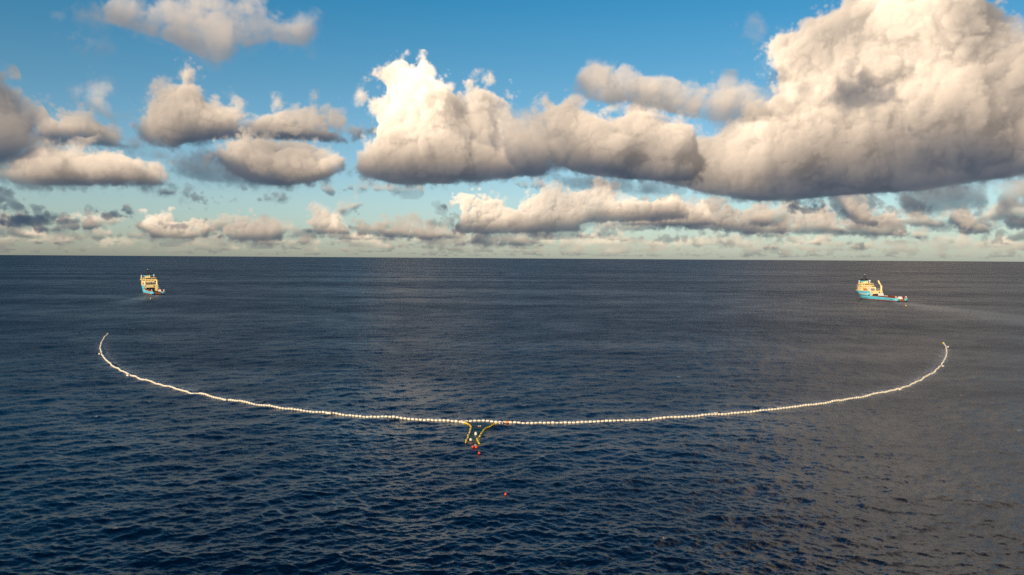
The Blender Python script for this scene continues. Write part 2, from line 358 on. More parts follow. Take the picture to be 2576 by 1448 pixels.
def map_tex(img, a0, a1, e0, e1, ext):
    u = wmath('DIVIDE', wmath('SUBTRACT', w_az, a0), a1-a0); v = wmath('DIVIDE', wmath('SUBTRACT', w_el, e0), e1-e0)
    cb = wn('ShaderNodeCombineXYZ'); nt.links.new(u, cb.inputs[0]); nt.links.new(v, cb.inputs[1])
    t = wn('ShaderNodeTexImage', image=img, extension=ext, interpolation='Cubic' if a1 < 90 else 'Linear'); nt.links.new(cb.outputs[0], t.inputs[0])
    return t
C_, A_ = view_sky()
t_view = map_tex(cloud_image('view_clouds', C_, A_), AZ0, AZ1, EL0, EL1, 'EXTEND')
e0_, e1_, a0_, a1_, C_, A_ = far_sky()
t_far = map_tex(cloud_image('dome_clouds', C_, A_), a0_, a1_, e0_, e1_, 'EXTEND')
edge = wmath('MULTIPLY', wsmooth(wmath('ABSOLUTE', w_az), 37.9, 35), wsmooth(w_el, 23.8, 19.5))
mixc = wn('ShaderNodeMix', data_type='RGBA'); nt.links.new(edge, mixc.inputs[0]); nt.links.new(t_far.outputs[0], mixc.inputs[6]); nt.links.new(t_view.outputs[0], mixc.inputs[7])
mixa = wn('ShaderNodeMix', data_type='FLOAT'); nt.links.new(edge, mixa.inputs[0]); nt.links.new(t_far.outputs[1], mixa.inputs[2]); nt.links.new(t_view.outputs[1], mixa.inputs[3])
sky = wn('ShaderNodeTexSky', sky_type='NISHITA', sun_disc=False)
sky.sun_elevation = SUN_EL; sky.sun_rotation = SUN_AZ; sky.altitude = 0; sky.air_density = 1.0; sky.dust_density = .6; sky.ozone_density = 2.0
tint = wn('ShaderNodeMix', data_type='RGBA', blend_type='MULTIPLY'); tint.inputs[0].default_value = 1
ramp = wn('ShaderNodeValToRGB'); nt.links.new(wmath('DIVIDE', w_el, 45.0, clamp=True), ramp.inputs[0])     # the photograph's colour grade of clear sky
for i, (e, c) in enumerate(SKY_TINT):
    el = ramp.color_ramp.elements[i] if i < 2 else ramp.color_ramp.elements.new(e/45)
    el.position = e/45; el.color = tuple(v/1.25 for v in c)+(1,)
nt.links.new(ramp.outputs[0], tint.inputs[7])
nt.links.new(sky.outputs[0], tint.inputs[6])
bg1 = wn('ShaderNodeBackground'); bg1.inputs[1].default_value = SKY_STRENGTH; nt.links.new(tint.outputs[2], bg1.inputs[0])
bg2 = wn('ShaderNodeBackground'); bg2.inputs[1].default_value = 1.0; nt.links.new(mixc.outputs[2], bg2.inputs[0])
mx = wn('ShaderNodeMixShader'); nt.links.new(mixa.outputs[0], mx.inputs[0]); nt.links.new(bg1.outputs[0], mx.inputs[1]); nt.links.new(bg2.outputs[0], mx.inputs[2])
wo = wn('ShaderNodeOutputWorld'); nt.links.new(mx.outputs[0], wo.inputs[0])
world.cycles.sampling_method = 'MANUAL'; world.cycles.sample_map_resolution = 1024

# ---------------------------------------------------------------- objects: small helpers
def link(name, me, mat=None, parent=None):
    o = bpy.data.objects.new(name, me); COL.objects.link(o)
    if mat is not None and not me.materials: me.materials.append(mat)
    if parent is not None: o.parent = parent
    return o
def tag(o, label=None, cat=None, group=None, kind=None):
    for k, v in (('label', label), ('category', cat), ('group', group), ('kind', kind)):
        if v: o[k] = v
    return o
def empty(name, loc=(0, 0, 0), rz=0):
    o = bpy.data.objects.new(name, None); COL.objects.link(o); o.location = loc; o.rotation_euler = (0, 0, rz); o.empty_display_size = .5
    return o

# ---------------------------------------------------------------- the sea: a wind sea summed from random waves, two repeating spectra
def spectrum_tile(n, L, lam_lo, lam_hi, lam_p, slope_rms, wdir, spread, chop, seed):
    r = np.random.default_rng(seed)
    k1 = np.fft.fftfreq(n, L/n)*2*np.pi
    kx, ky = np.meshgrid(k1, k1)
    k = np.hypot(kx, ky); k[0, 0] = 1
    kp = 2*np.pi/lam_p
    S = k**-3.6*np.exp(-.9*(kp/k)**2)
    c = (kx*wdir[0]+ky*wdir[1])/k
    S *= (np.abs(c)**spread*(c > 0)+.12*np.abs(c)**spread*(c <= 0)+.06)
    lam = 2*np.pi/k
    S *= 1/(1+(lam/lam_hi)**8)/(1+(lam_lo/lam)**8); S[0, 0] = 0
    h = np.sqrt(S)*(r.standard_normal((n, n))+1j*r.standard_normal((n, n)))
    gx = np.fft.ifft2(1j*kx*h).real; gy = np.fft.ifft2(1j*ky*h).real
    h *= slope_rms/math.sqrt((gx**2+gy**2).mean())
    Z = np.fft.ifft2(h).real
    X = np.fft.ifft2(-1j*kx/k*h).real*-chop; Y = np.fft.ifft2(-1j*ky/k*h).real*-chop
    return np.stack([X, Y, Z], -1).astype(np.float32), L
def sample(tile, x, y):
    T, L = tile; n = T.shape[0]
    u = x/L*n; v = y/L*n
    i = np.floor(u).astype(np.int64); j = np.floor(v).astype(np.int64)
    fu = (u-i)[..., None].astype(np.float32); fv = (v-j)[..., None].astype(np.float32)
    i0, j0, i1, j1 = i % n, j % n, (i+1) % n, (j+1) % n
    return (T[j0, i0]*(1-fu)+T[j0, i1]*fu)*(1-fv)+(T[j1, i0]*(1-fu)+T[j1, i1]*fu)*fv
WIND = np.array([.42, -.907])
SWELL = spectrum_tile(768, 613., 2.2, 60., 17., .112, WIND, 1.8, 1.0, 3)
CHOP = spectrum_tile(512, 83.7, .40, 3.6, 60., .24, np.array([.2, -.98]), 1.6, 1.0, 8)
# long tracks of smoother water behind the two ships: (start, direction, length, half width)
def ground(X, Y, z=0.0):
    d = ray(X, Y); t = (z-CAM_H)/d[2]
    return np.array([d[0]*t, d[1]*t])
TRACKS = [(ground(2262, 762), ground(2620, 812)-ground(2262, 762), 13., 42.), (ground(395, 743), ground(300, 765)-ground(395, 743), 10., 16.)]
def calm_at(x, y):
    c = np.zeros_like(x)
    for p, d, w0, w1 in TRACKS:
        L = np.linalg.norm(d); u = d/L
        s = ((x-p[0])*u[0]+(y-p[1])*u[1])/L; q = np.abs((x-p[0])*-u[1]+(y-p[1])*u[0])/(w0+(w1-w0)*np.clip(s, 0, 1))
        c = np.maximum(c, np.clip(1.4-q, 0, 1)*np.clip(s*12+.3, 0, 1)*np.clip(3-2.2*s, 0, 1))
    return c
def displacement(x, y, fine=True):
    r = np.hypot(x, y)
    a = sample(SWELL, x, y)*(1/(1+(r/2600.)**2))[..., None]
    if fine:
        b = sample(CHOP, .966*x-.259*y, .259*x+.966*y)
        bx, by = b[..., 0]*.966+b[..., 1]*.259, -b[..., 0]*.259+b[..., 1]*.966
        b = np.stack([bx, by, b[..., 2]], -1)
        a = a+b*((1/(1+(r/330.)**2))*(1-.6*calm_at(x, y)))[..., None]
    return a
def sea_z(x, y, fine=False):
    """height of the displaced surface above a fixed point (undoing the sideways part by iteration)"""
    px, py = np.atleast_1d(np.float64(x)), np.atleast_1d(np.float64(y)); x, y = px.copy(), py.copy()
    for _ in range(4):
        d = displacement(px, py, fine); px, py = x-d[..., 0], y-d[..., 1]
    return float(displacement(px, py, fine)[0, 2])
# where the floating barrier lies (traced on the water)
LEFT_PIX = [(1163, 1061.5), (1100, 1059), (1000, 1054), (900, 1047.5), (800, 1038), (740, 1031.5), (680, 1024), (570, 1006), (480, 988), (400, 967), (362, 956.5), (327, 944), (301, 931.5), (280, 918), (265, 904), (256, 890), (253, 877), (256, 862), (262.5, 851), (272, 840.5)]
RIGHT_PIX = [(1279, 1065.2), (1340, 1065.5), (1400, 1064.5), (1500, 1062.5), (1600, 1058.5), (1700, 1052.5), (1800, 1044), (1900, 1035.5), (2000, 1025.5), (2100, 1012), (2180, 996.5), (2260, 979), (2310, 960), (2345, 940), (2368, 919), (2379, 899), (2381.5, 884), (2378.5, 873), (2374, 865.5)]
MID_PIX = [(1168, 1062.3), (1200, 1062), (1225, 1062.7), (1250, 1063.8), (1274, 1064.8)]
def world_path(pix):
    P = np.array([ground(x, y) for x, y in pix]); out = []
    E = np.vstack([2*P[0]-P[1], P, 2*P[-1]-P[-2]])
    for i in range(1, len(E)-2):
        p0, p1, p2, p3 = E[i-1:i+3]
        for t in np.linspace(0, 1, 40, endpoint=False):
            out.append(.5*(2*p1+(p2-p0)*t+(2*p0-5*p1+4*p2-p3)*t*t+(3*p1-p0-3*p2+p3)*t**3))
    return np.array(out+[P[-1]])
BARRIER = np.vstack([world_path(LEFT_PIX)[::6], world_path(RIGHT_PIX)[::6], world_path(MID_PIX)[::12]])
def extra_foam(x, y):
    """thin churned water in the ships' wakes"""
    c = np.zeros_like(x)
    for p, d, w0, w1 in TRACKS:
        L = np.linalg.norm(d); u = d/L
        s = ((x-p[0])*u[0]+(y-p[1])*u[1])/L; q = np.abs((x-p[0])*-u[1]+(y-p[1])*u[0])/(w0*.8+w1*.5*np.clip(s, 0, 1))
        c = np.maximum(c, np.clip(1.15-q, 0, 1)*np.clip(s*25+.6, 0, 1)*np.clip(.85-1.0*s, 0, 1)*.66)
    r = np.hypot(x, y); near = np.where((r > 170) & (r < 460) & (np.abs(x) < 270))
    p = np.stack([x[near], y[near]], -1).astype(np.float32); B = BARRIER.astype(np.float32); d = np.full(len(p), 1e9, np.float32)
    for q0, q1 in zip(B[:-1], B[1:]):              # splashes on the barrier's inner side, away from the camera
        e = q1-q0; L = float(e @ e)
        if L > 900: continue
        k = np.where((np.abs(p[:, 0]-q0[0]) < 14) & (np.abs(p[:, 1]-q0[1]) < 14))[0]
        if len(k) == 0: continue
        t = np.clip(((p[k]-q0) @ e)/L, 0, 1); v = p[k]-(q0+t[:, None]*e); s = np.hypot(v[:, 0], v[:, 1]-1.6); d[k] = np.minimum(d[k], s)
    c[near] = np.maximum(c[near], .62*np.exp(-(d/1.9)**2)+.25*np.exp(-(d/5.)**2))
    return c
def build_sea():
    az = np.concatenate([np.linspace(-180, -46, 50), np.linspace(-42, 42, 1330), np.linspace(46, 180, 50)[:-1]])
    dep = np.concatenate([np.array([89, 75, 60, 48, 38, 31, 27, 25]), np.linspace(24, 4, 520)[:-1], np.geomspace(4, .0195, 330)])
    r = CAM_H/np.tan(np.radians(dep))
    a = np.radians(az)[None, :]; rr = r[:, None]
    x = (rr*np.sin(a)); y = (rr*np.cos(a))
    # break up the rows a little so that far waves do not beat against the grid
    j = np.random.default_rng(2).uniform(-.35, .35, x.shape); gap = np.gradient(r)[:, None]
    far = (rr > 100) & (rr < 30000)
    x = x+np.where(far, j*gap*np.sin(a), 0); y = y+np.where(far, j*gap*np.cos(a), 0)
    d = displacement(x, y)
    w = (1/(1+(rr/9000.)**2))
    P = np.stack([x+d[..., 0]*w, y+d[..., 1]*w, d[..., 2]*w], -1).astype(np.float32)
    nr, nc = x.shape
    i = np.arange(nr-1)[:, None]*nc; c = np.arange(nc)[None, :]; c1 = (c+1) % nc
    q = np.stack([i+c, i+nc+c, i+nc+c1, i+c1], -1).reshape(-1, 4)[:, ::-1]
    me = bpy.data.meshes.new('water')
    V = P.reshape(-1, 3)
    me.vertices.add(len(V)); me.vertices.foreach_set('co', V.ravel())
    me.loops.add(q.size); me.loops.foreach_set('vertex_index', q.ravel().astype(np.int32))
    me.polygons.add(len(q)); me.polygons.foreach_set('loop_start', np.arange(0, q.size, 4, dtype=np.int32))
    me.polygons.foreach_set('use_smooth', np.ones(len(q), bool))
    me.update()
    at = me.attributes.new('calm', 'FLOAT', 'POINT'); at.data.foreach_set('value', calm_at(x, y).astype(np.float32).ravel())
    # how tightly the surface is squeezed: where crests pinch, a little foam
    T, L = SWELL; n = T.shape[0]; h = L/n
    dx = (np.roll(T[..., 0], -1, 1)-np.roll(T[..., 0], 1, 1))/(2*h); dy = (np.roll(T[..., 1], -1, 0)-np.roll(T[..., 1], 1, 0))/(2*h)
    J = (1+dx)*(1+dy); Jt = (np.repeat(J[..., None], 3, -1).astype(np.float32), L)
    f = sample(Jt, x, y)[..., 0]
    thr = np.quantile(J, .0060); low = np.quantile(J, .0010)
    foam = np.clip((thr-f)/(thr-low), 0, 1)*np.clip(1.3-rr/900, 0, 1)
    foam = np.maximum(foam, extra_foam(x, y))
    at = me.attributes.new('foam', 'FLOAT', 'POINT'); at.data.foreach_set('value', foam.astype(np.float32).ravel())
    return me

class NT:
    def __init__(s, name):
        s.m = bpy.data.materials.new(name); s.m.use_nodes = True; s.t = s.m.node_tree; s.b = s.t.nodes['Principled BSDF']
    def n(s, t, **k):
        o = s.t.nodes.new(t)
        for a, v in k.items(): setattr(o, a, v)
        return o
    def put(s, sock, v):
        if hasattr(v, 'is_output'): s.t.links.new(v, sock)
        else: sock.default_value = v
    def math(s, op, *v):
        o = s.n('ShaderNodeMath', operation=op)
        for i, q in enumerate(v): s.put(o.inputs[i], q)
        return o.outputs[0]
    def vmath(s, op, a, b=None, sc=None):
        o = s.n('ShaderNodeVectorMath', operation=op); s.put(o.inputs[0], a)
        if b is not None: s.put(o.inputs[1], b)
        if sc is not None: s.put(o.inputs['Scale'], sc)
        return o.outputs[0]
    def ramp(s, v, a, b, lo=0., hi=1., smooth=True):
        o = s.n('ShaderNodeMapRange', interpolation_type='SMOOTHSTEP' if smooth else 'LINEAR'); s.put(o.inputs['Value'], v)
        for k, q in (('From Min', a), ('From Max', b), ('To Min', lo), ('To Max', hi)): o.inputs[k].default_value = q
        return o.outputs['Result']
    def noise(s, vec, scale, detail=2., rough=.5):
        o = s.n('ShaderNodeTexNoise'); s.put(o.inputs['Vector'], vec); o.inputs['Scale'].default_value = scale; o.inputs['Detail'].default_value = detail; o.inputs['Roughness'].default_value = rough
        return o
    def mix(s, f, a, b):
        o = s.n('ShaderNodeMix', data_type='RGBA'); s.put(o.inputs[0], f); s.put(o.inputs[6], a); s.put(o.inputs[7], b)
        return o.outputs[2]

def water_material():
    w = NT('sea_water')
    geo = w.n('ShaderNodeNewGeometry'); pos = geo.outputs['Position']
    flat = w.vmath('MULTIPLY', pos, (1, 1, 0)); dist = w.n('ShaderNodeVectorMath', operation='LENGTH'); w.put(dist.inputs[0], flat); dist = dist.outputs['Value']
    calm = w.n('ShaderNodeAttribute', attribute_name='calm').outputs['Fac']; foam = w.n('ShaderNodeAttribute', attribute_name='foam').outputs['Fac']
    half = (-.5, -.5, -.5)
    st = w.vmath('MULTIPLY', flat, (1.0, 1.35, 1))
    def slopes(vec, scale, detail, amp):
        return w.vmath('SCALE', w.vmath('ADD', w.noise(vec, scale, detail, .55).outputs['Color'], half), sc=amp)
    # ripples too fine for the mesh, and (farther out, where the mesh grows coarse) the short waves
    gust = w.ramp(w.noise(flat, .011, 3, .6).outputs['Fac'], .34, .66, .72, 1.18)       # cat's-paws and smoother lanes
    grp = w.noise(w.vmath('ADD', flat, (91., 17., 0.)), .027, 3, .6).outputs['Fac']                       # wave groups
    gust = w.math('MULTIPLY', gust, w.ramp(grp, .36, .64, .70, 1.30))
    gust = w.math('MULTIPLY', gust, w.ramp(calm, 0, 1, 1, .55))
    streak = w.noise(w.vmath('MULTIPLY', flat, (.0016, .0052, 1)), 1.0, 3, .55).outputs['Fac']          # broad lanes of rougher and smoother water
    gust = w.math('MULTIPLY', gust, w.ramp(streak, .36, .64, .78, 1.22))
    a_f = w.math('MULTIPLY', gust, .30)
    fine = w.vmath('SCALE', slopes(st, 2.6, 2.5, 1.0), sc=a_f)
    a_m = w.math('MULTIPLY', gust, w.ramp(dist, 120, 700, .05, .32))
    mid = w.vmath('SCALE', slopes(w.vmath('ADD', st, (31.7, 5.1, 9.0)), .55, 2.0, 1.0), sc=a_m)
    a_l = w.math('MULTIPLY', gust, w.ramp(dist, 450, 2200, 0., .42))
    lng = w.vmath('SCALE', slopes(w.vmath('ADD', st, (3.7, 51.1, 29.0)), .09, 2.0, 1.0), sc=a_l)
    hug = w.vmath('SCALE', slopes(w.vmath('ADD', w.vmath('MULTIPLY', flat, (.6, 1, 1)), (13., 5., 2.)), .030, 2.0, 1.0), sc=w.ramp(dist, 600, 3500, 0., .45))
    s = w.vmath('MULTIPLY', w.vmath('ADD', w.vmath('ADD', w.vmath('ADD', fine, mid), lng), hug), (1, 1, 0))
    nrm = w.vmath('NORMALIZE', w.vmath('ADD', geo.outputs['Normal'], s))
    w.put(w.b.inputs['Normal'], nrm)
    rgh = w.ramp(dist, 80, 520, .25, .43)
    rgh = w.math('MULTIPLY', rgh, w.math('MULTIPLY', w.ramp(streak, .36, .64, .88, 1.12), w.ramp(grp, .34, .66, .92, 1.10)))
    w.put(w.b.inputs['Roughness'], w.math('ADD', rgh, w.math('MULTIPLY', w.math('MULTIPLY', calm, rgh), -.22)))
    w.b.inputs['IOR'].default_value = 1.355; w.b.inputs['Specular Tint'].default_value = (.72, .93, 1, 1)
    tinge = w.noise(flat, .004, 2, .5).outputs['Fac']
    deep = w.mix(w.ramp(tinge, .35, .65), (.0003, .0046, .0165, 1), (.0004, .0058, .0200, 1))
    fl = w.math('MULTIPLY_ADD', w.noise(flat, .45, 3, .6).outputs['Fac'], .5, w.math('MULTIPLY', w.noise(flat, 2.6, 4, .7).outputs['Fac'], .5))
    fm = w.math('MULTIPLY', foam, w.ramp(fl, .44, .60))
    w.put(w.b.inputs['Base Color'], w.mix(fm, deep, (.62, .64, .64, 1)))
    return w.m
water = link('water', build_sea(), water_material()); tag(water, kind='structure')

# ---------------------------------------------------------------- materials for painted and plastic things
def paint(name, col, rough=.45, wear=.12, scale=.7, metal=0., alpha=1.):
    w = NT(name)
    tc = w.n('ShaderNodeTexCoord').outputs['Object']
    n1 = w.noise(tc, scale, 4, .65).outputs['Fac']; n2 = w.noise(tc, scale*7, 3, .6).outputs['Fac']
    f = w.math('MULTIPLY_ADD', n2, .4, w.math('MULTIPLY', n1, .6))
    dark = tuple(c*(1-wear*2.2) for c in col)+(1,); lite = tuple(min(1, c*(1+wear*.5)) for c in col)+(1,)
    w.put(w.b.inputs['Base Color'], w.mix(w.ramp(f, .32, .62), dark, lite))
    w.put(w.b.inputs['Roughness'], w.ramp(n1, .3, .7, rough-.08, rough+.12)); w.b.inputs['Metallic'].default_value = metal
    w.b.inputs['Alpha'].default_value = alpha
    return w.m
M_FLOAT = paint('white_float_plastic', (.88, .77, .60), .4, .10, 1.3)
M_ROPE = paint('grey_rope', (.30, .28, .24), .8, .2, 2)
M_ORANGE = paint('orange_plastic', (.78, .24, .07), .4, .1, 2)
M_YELLOW = paint('yellow_float_plastic', (.90, .58, .02), .4, .10, 1.6)
M_RED = paint('red_buoy_plastic', (.80, .075, .02), .32, .08, 1.5)
M_DARK = paint('black_rubber', (.02, .02, .022), .7, .2, 2)

# ---------------------------------------------------------------- mesh helpers
def lathe(bm, prof, n=12, M=None):
    """prof: (along, radius) pairs turned about the x axis"""
    rings = []
    for a, r in prof:
        rings.append([bm.verts.new((a, r*math.cos(2*math.pi*k/n), r*math.sin(2*math.pi*k/n))) for k in range(n)] if r > 1e-4 else [bm.verts.new((a, 0, 0))])
    for p, q in zip(rings, rings[1:]):
        for k in range(n):
            k1 = (k+1) % n
            v = [p[k % len(p)], p[k1 % len(p)], q[k1 % len(q)], q[k % len(q)]]
            u = []
            for x in v:
                if x not in u: u.append(x)
            if len(u) > 2: bm.faces.new(u[::-1])
    if M is not None:
        vs = [v for r in rings for v in r]
        bmesh.ops.transform(bm, matrix=M, verts=vs)
def axis_matrix(p, d):
    d = Vector(d).normalized(); q = d.to_track_quat('X', 'Z')
    return Matrix.Translation(p) @ q.to_matrix().to_4x4()
def tube(bm, pts, r, n=8, caps=True):
    pts = [Vector(p) for p in pts]; rings = []
    for i, p in enumerate(pts):
        d = (pts[min(i+1, len(pts)-1)]-pts[max(i-1, 0)]).normalized(); q = d.to_track_quat('X', 'Z').to_matrix()
        rr = r[i] if isinstance(r, (list, tuple)) else r
        rings.append([bm.verts.new(p+q @ Vector((0, rr*math.cos(2*math.pi*k/n), rr*math.sin(2*math.pi*k/n)))) for k in range(n)])
    for a, b in zip(rings, rings[1:]):
        for k in range(n): bm.faces.new((a[k], b[k], b[(k+1) % n], a[(k+1) % n]))
    if caps: bm.faces.new(rings[0]); bm.faces.new(rings[-1][::-1])
def mesh(name, bm, smooth=True, angle=None):
    bmesh.ops.recalc_face_normals(bm, faces=bm.faces[:])
    me = bpy.data.meshes.new(name); bm.to_mesh(me); bm.free()
    if smooth: me.polygons.foreach_set('use_smooth', np.ones(len(me.polygons), bool))
    if smooth and angle: me.set_sharp_from_angle(angle=R(angle))
    me.update(); return me

# ---------------------------------------------------------------- the U of white floats
def resample(path, step, n=None):
    s = np.concatenate([[0], np.cumsum(np.linalg.norm(np.diff(path, axis=0), axis=1))])
    n = n or int(s[-1]/step)
    t = np.linspace(0, s[-1], n+1)
    return np.stack([np.interp(t, s, path[:, 0]), np.interp(t, s, path[:, 1])], 1)
def wobble(P, rng, amp):
    d = np.gradient(P, axis=0); nrm = np.stack([-d[:, 1], d[:, 0]], 1); nrm /= np.linalg.norm(nrm, axis=1)[:, None]
    s = np.arange(len(P)); w = sum(a*np.sin(s*2*np.pi/l+rng.uniform(0, 6.28)) for a, l in ((.5, 23), (.35, 11.3), (.6, 47), (.25, 5.7)))
    w = w*np.clip(np.minimum(s, s[::-1])/6, 0, 1)
    return P+nrm*(w*amp)[:, None]
def chain_heights(P): return np.array([sea_z(x, y) for x, y in P])
rng = np.random.default_rng(12)
fb = bmesh.new(); lathe(fb, [(-.50, 0), (-.50, .10), (-.46, .22), (-.36, .31), (-.16, .35), (.16, .35), (.36, .31), (.46, .22), (.50, .10), (.50, 0)], 14)
FLOAT_ME = mesh('float', fb); FLOAT_ME.materials.append(M_FLOAT)
def float_line(name, label, pix, step=1.16, skip=()):
    P = wobble(resample(world_path(pix), step), rng, .10)
    Z = chain_heights(P)
    mid = P[len(P)//2]
    root = empty(name, (mid[0], mid[1], 0)); tag(root, label, 'floating barrier', 'sections of the white floating barrier')
    n = len(P)-1
    print(name, n, 'floats')
    for k in range(n):
        a = Vector((*P[k], Z[k])); b = Vector((*P[k+1], Z[k+1])); c = (a+b)/2-root.location; d = b-a
        if k >= 300: break
        o = bpy.data.objects.new('float', FLOAT_ME); COL.objects.link(o); o.parent = root
        s = 1+rng.uniform(-.10, .08); L = d.length/1.16
        o.matrix_local = axis_matrix(c+Vector((0, 0, .12+rng.uniform(-.07, .07))), d+Vector((0, 0, rng.uniform(-.06, .06)))) @ Matrix.Rotation(rng.uniform(0, 6), 4, 'X') @ Matrix.Diagonal((L*.985, s, s, 1))
    rb = bmesh.new(); tube(rb, [Vector((P[k][0], P[k][1], Z[k]+.12))-root.location for k in range(n+1)], .075, 6); link('rope', mesh('rope', rb), M_ROPE, root)
    return root, P, Z
def marker(root, P, Z, i, side, col_extra=None):
    """a spur of two floats tied beside the line, with a dark collar"""
    i = min(i, len(P)-2); p = Vector((*P[i], Z[i])); d = Vector((P[i+1][0]-P[i][0], P[i+1][1]-P[i][1], 0)).normalized(); nn = Vector((-d.y, d.x, 0))*side
    o = link('spur_float', SPUR_ME, None, root); o.matrix_local = axis_matrix(p+nn*.95+d*.2+Vector((0, 0, .16))-root.location, d+nn*.15)
    o = link('spur_collar', COLLAR_ME, None, root); o.matrix_local = axis_matrix(p+nn*.5+d*.95+Vector((0, 0, .2))-root.location, nn+d*.4)
sb = bmesh.new(); lathe(sb, [(-.75, 0), (-.72, .2), (-.55, .38), (-.3, .43), (0, .36), (.3, .43), (.55, .38), (.72, .2), (.75, 0)], 12); SPUR_ME = mesh('spur_float', sb); SPUR_ME.materials.append(M_FLOAT)
sb = bmesh.new(); lathe(sb, [(-.12, 0), (-.12, .3), (-.05, .42), (.05, .42), (.12, .3), (.12, 0)], 12); COLLAR_ME = mesh('spur_collar', sb); COLLAR_ME.materials.append(M_DARK)

left, LP, LZ = float_line('floating_barrier', 'curved line of white floats reaching toward the ship seen from astern', LEFT_PIX, 1.13)
right, RP, RZ = float_line('floating_barrier', 'curved line of white floats with a yellow tip, reaching toward the lettered ship', RIGHT_PIX, 1.16)
mouth, MP, MZ = float_line('floating_barrier', 'short straight row of white floats across the mouth of the green net', MID_PIX, 1.14)
def nearest(P, pix): return int(np.argmin(np.linalg.norm(P-ground(*pix), axis=1)))
for pix, s in (((252, 891), 1), ((326, 945), 1), ((574, 1007), 1), ((832, 1042), 1)): marker(left, LP, LZ, nearest(LP, pix), s)
for pix, s in (((2259, 980), -1), ((2365, 922), -1), ((2379, 875), -1), ((1803, 1044), 1)): marker(right, RP, RZ, nearest(RP, pix), s)
# orange links where the three rows and the yellow lines meet
lb = bmesh.new(); lathe(lb, [(-.45, 0), (-.45, .2), (-.3, .36), (0, .30), (.3, .36), (.45, .2), (.45, 0)], 12); LINK_ME = mesh('link_float', lb); LINK_ME.materials.append(M_ORANGE)
for X, Y, rt in ((1165.5, 1061.6, left), (1276.5, 1064.9, right)):
    g = ground(X, Y); o = link('link_float', LINK_ME, None, rt); o.matrix_local = axis_matrix(Vector((g[0], g[1], sea_z(*g)+.2))-rt.location, (1, 0, .1))
g = RP[-1]; tb = bmesh.new(); lathe(tb, [(-.7, 0), (-.65, .3), (-.3, .5), (.3, .5), (.65, .3), (.7, 0)], 12)
o = link('end_float', mesh('end_float', tb), M_YELLOW, right); o.matrix_local = axis_matrix(Vector((g[0], g[1]+.5, RZ[-1]+.35))-right.location, RP[-1].tolist()+[0] if False else (.1, 1, .15))

# ---------------------------------------------------------------- the net funnel behind the mouth, held open by two yellow lines
def z3(x, y): return (1330+x/10.34)*.8587, (1210+y/10.34)*.8587
def yellow_line(label, runs, spurs):
    allp = [ground(*z3(*p)) for r in runs for p in r]; c = np.mean(allp, 0)
    root = empty('yellow_float_line', (c[0], c[1], 0)); tag(root, label, 'float line', 'yellow float lines of the net')
    rg = np.random.default_rng(5)
    for run in runs:
        P = resample(world_path([z3(*p) for p in run]), .95)
        Z = chain_heights(P)
        for k in range(len(P)-1):
            a = Vector((*P[k], Z[k])); b = Vector((*P[k+1], Z[k+1])); d = b-a; L = d.length*1.03; r = .19*(1+rg.uniform(-.12, .35))
            m = bmesh.new(); lathe(m, [(-.5*L, 0), (-.5*L, .6*r), (-.43*L, r*.95), (-.15*L, r*1.05), (.15*L, r*1.05), (.43*L, r*.95), (.5*L, .6*r), (.5*L, 0)], 10)
            o = link('float_segment', mesh('float_segment', m), M_YELLOW, root); o.matrix_local = axis_matrix((a+b)/2+Vector((rg.uniform(-.05, .05), rg.uniform(-.05, .05), .12))-root.location, d+Vector((0, 0, rg.uniform(-.08, .08))))
    for (x, y), d in spurs:
        g = ground(*z3(x, y)); o = link('spur_float', SPUR_ME, None, root); o.matrix_local = axis_matrix(Vector((g[0], g[1], sea_z(*g)+.16))-root.location, d) @ Matrix.Scale(.78, 4)
    return root
yellow_line('lumpy yellow float line with a sharp bend, beside the stranded white buoys', [[(325, 338), (380, 350), (432, 366), (455, 395), (490, 430), (527, 452), (515, 482), (500, 530), (480, 590), (452, 660), (428, 690), (435, 732), (420, 780), (385, 820), (360, 852), (388, 892), (352, 908)]],
            [((243, 268), (.5, -1, 0)), ((268, 300), (.6, -1, 0)), ((297, 325), (1, -.6, 0))])
yellow_line('yellow float line sweeping in from the row of white floats, broken near its end', [[(1318, 366), (1230, 385), (1150, 405), (1090, 430), (1030, 448), (970, 465), (920, 500), (890, 540), (860, 580), (820, 630), (790, 668), (803, 690), (778, 732)], [(740, 750), (725, 790), (700, 800), (705, 840), (735, 880), (745, 918), (718, 940), (776, 948)]],
            [((1352, 355), (1, .6, 0)), ((1432, 334), (1, .6, 0)), ((1530, 306), (1, .7, 0))])

def sheet(name, label, cat, poly, mat, z, step=.5, drop=0., ruffle=0.):
    """a limp net lying in the water: a grid clipped to an outline, following the swell"""
    G = np.array([ground(*z3(*p)) for p in poly]); c = G.mean(0)
    lo, hi = G.min(0), G.max(0); nx, ny = int((hi[0]-lo[0])/step)+2, int((hi[1]-lo[1])/step)+2
    rg = np.random.default_rng(3); bm = bmesh.new(); V = {}
    def inside(x, y):
        k = False
        for (x0, y0), (x1, y1) in zip(G, np.roll(G, -1, 0)):
            if (y0 > y) != (y1 > y) and x < (x1-x0)*(y-y0)/(y1-y0)+x0: k = not k
        return k
    jit = rg.uniform(-.22, .22, (nx+1, ny+1, 2))*step; hz = rg.uniform(-1, 1, (nx+1, ny+1))*ruffle
    def v(i, j):
        if (i, j) not in V:
            x, y = lo[0]+i*step+jit[i, j, 0], lo[1]+j*step+jit[i, j, 1]
            V[i, j] = bm.verts.new((x-c[0], y-c[1], sea_z(x, y)+z+hz[i, j]-drop))
        return V[i, j]
    for i in range(nx):
        for j in range(ny):
            if inside(lo[0]+(i+.5)*step, lo[1]+(j+.5)*step): bm.faces.new((v(i, j), v(i+1, j), v(i+1, j+1), v(i, j+1)))
    o = link(name, mesh(name, bm), mat); o.location = (c[0], c[1], 0); tag(o, label, cat); return o
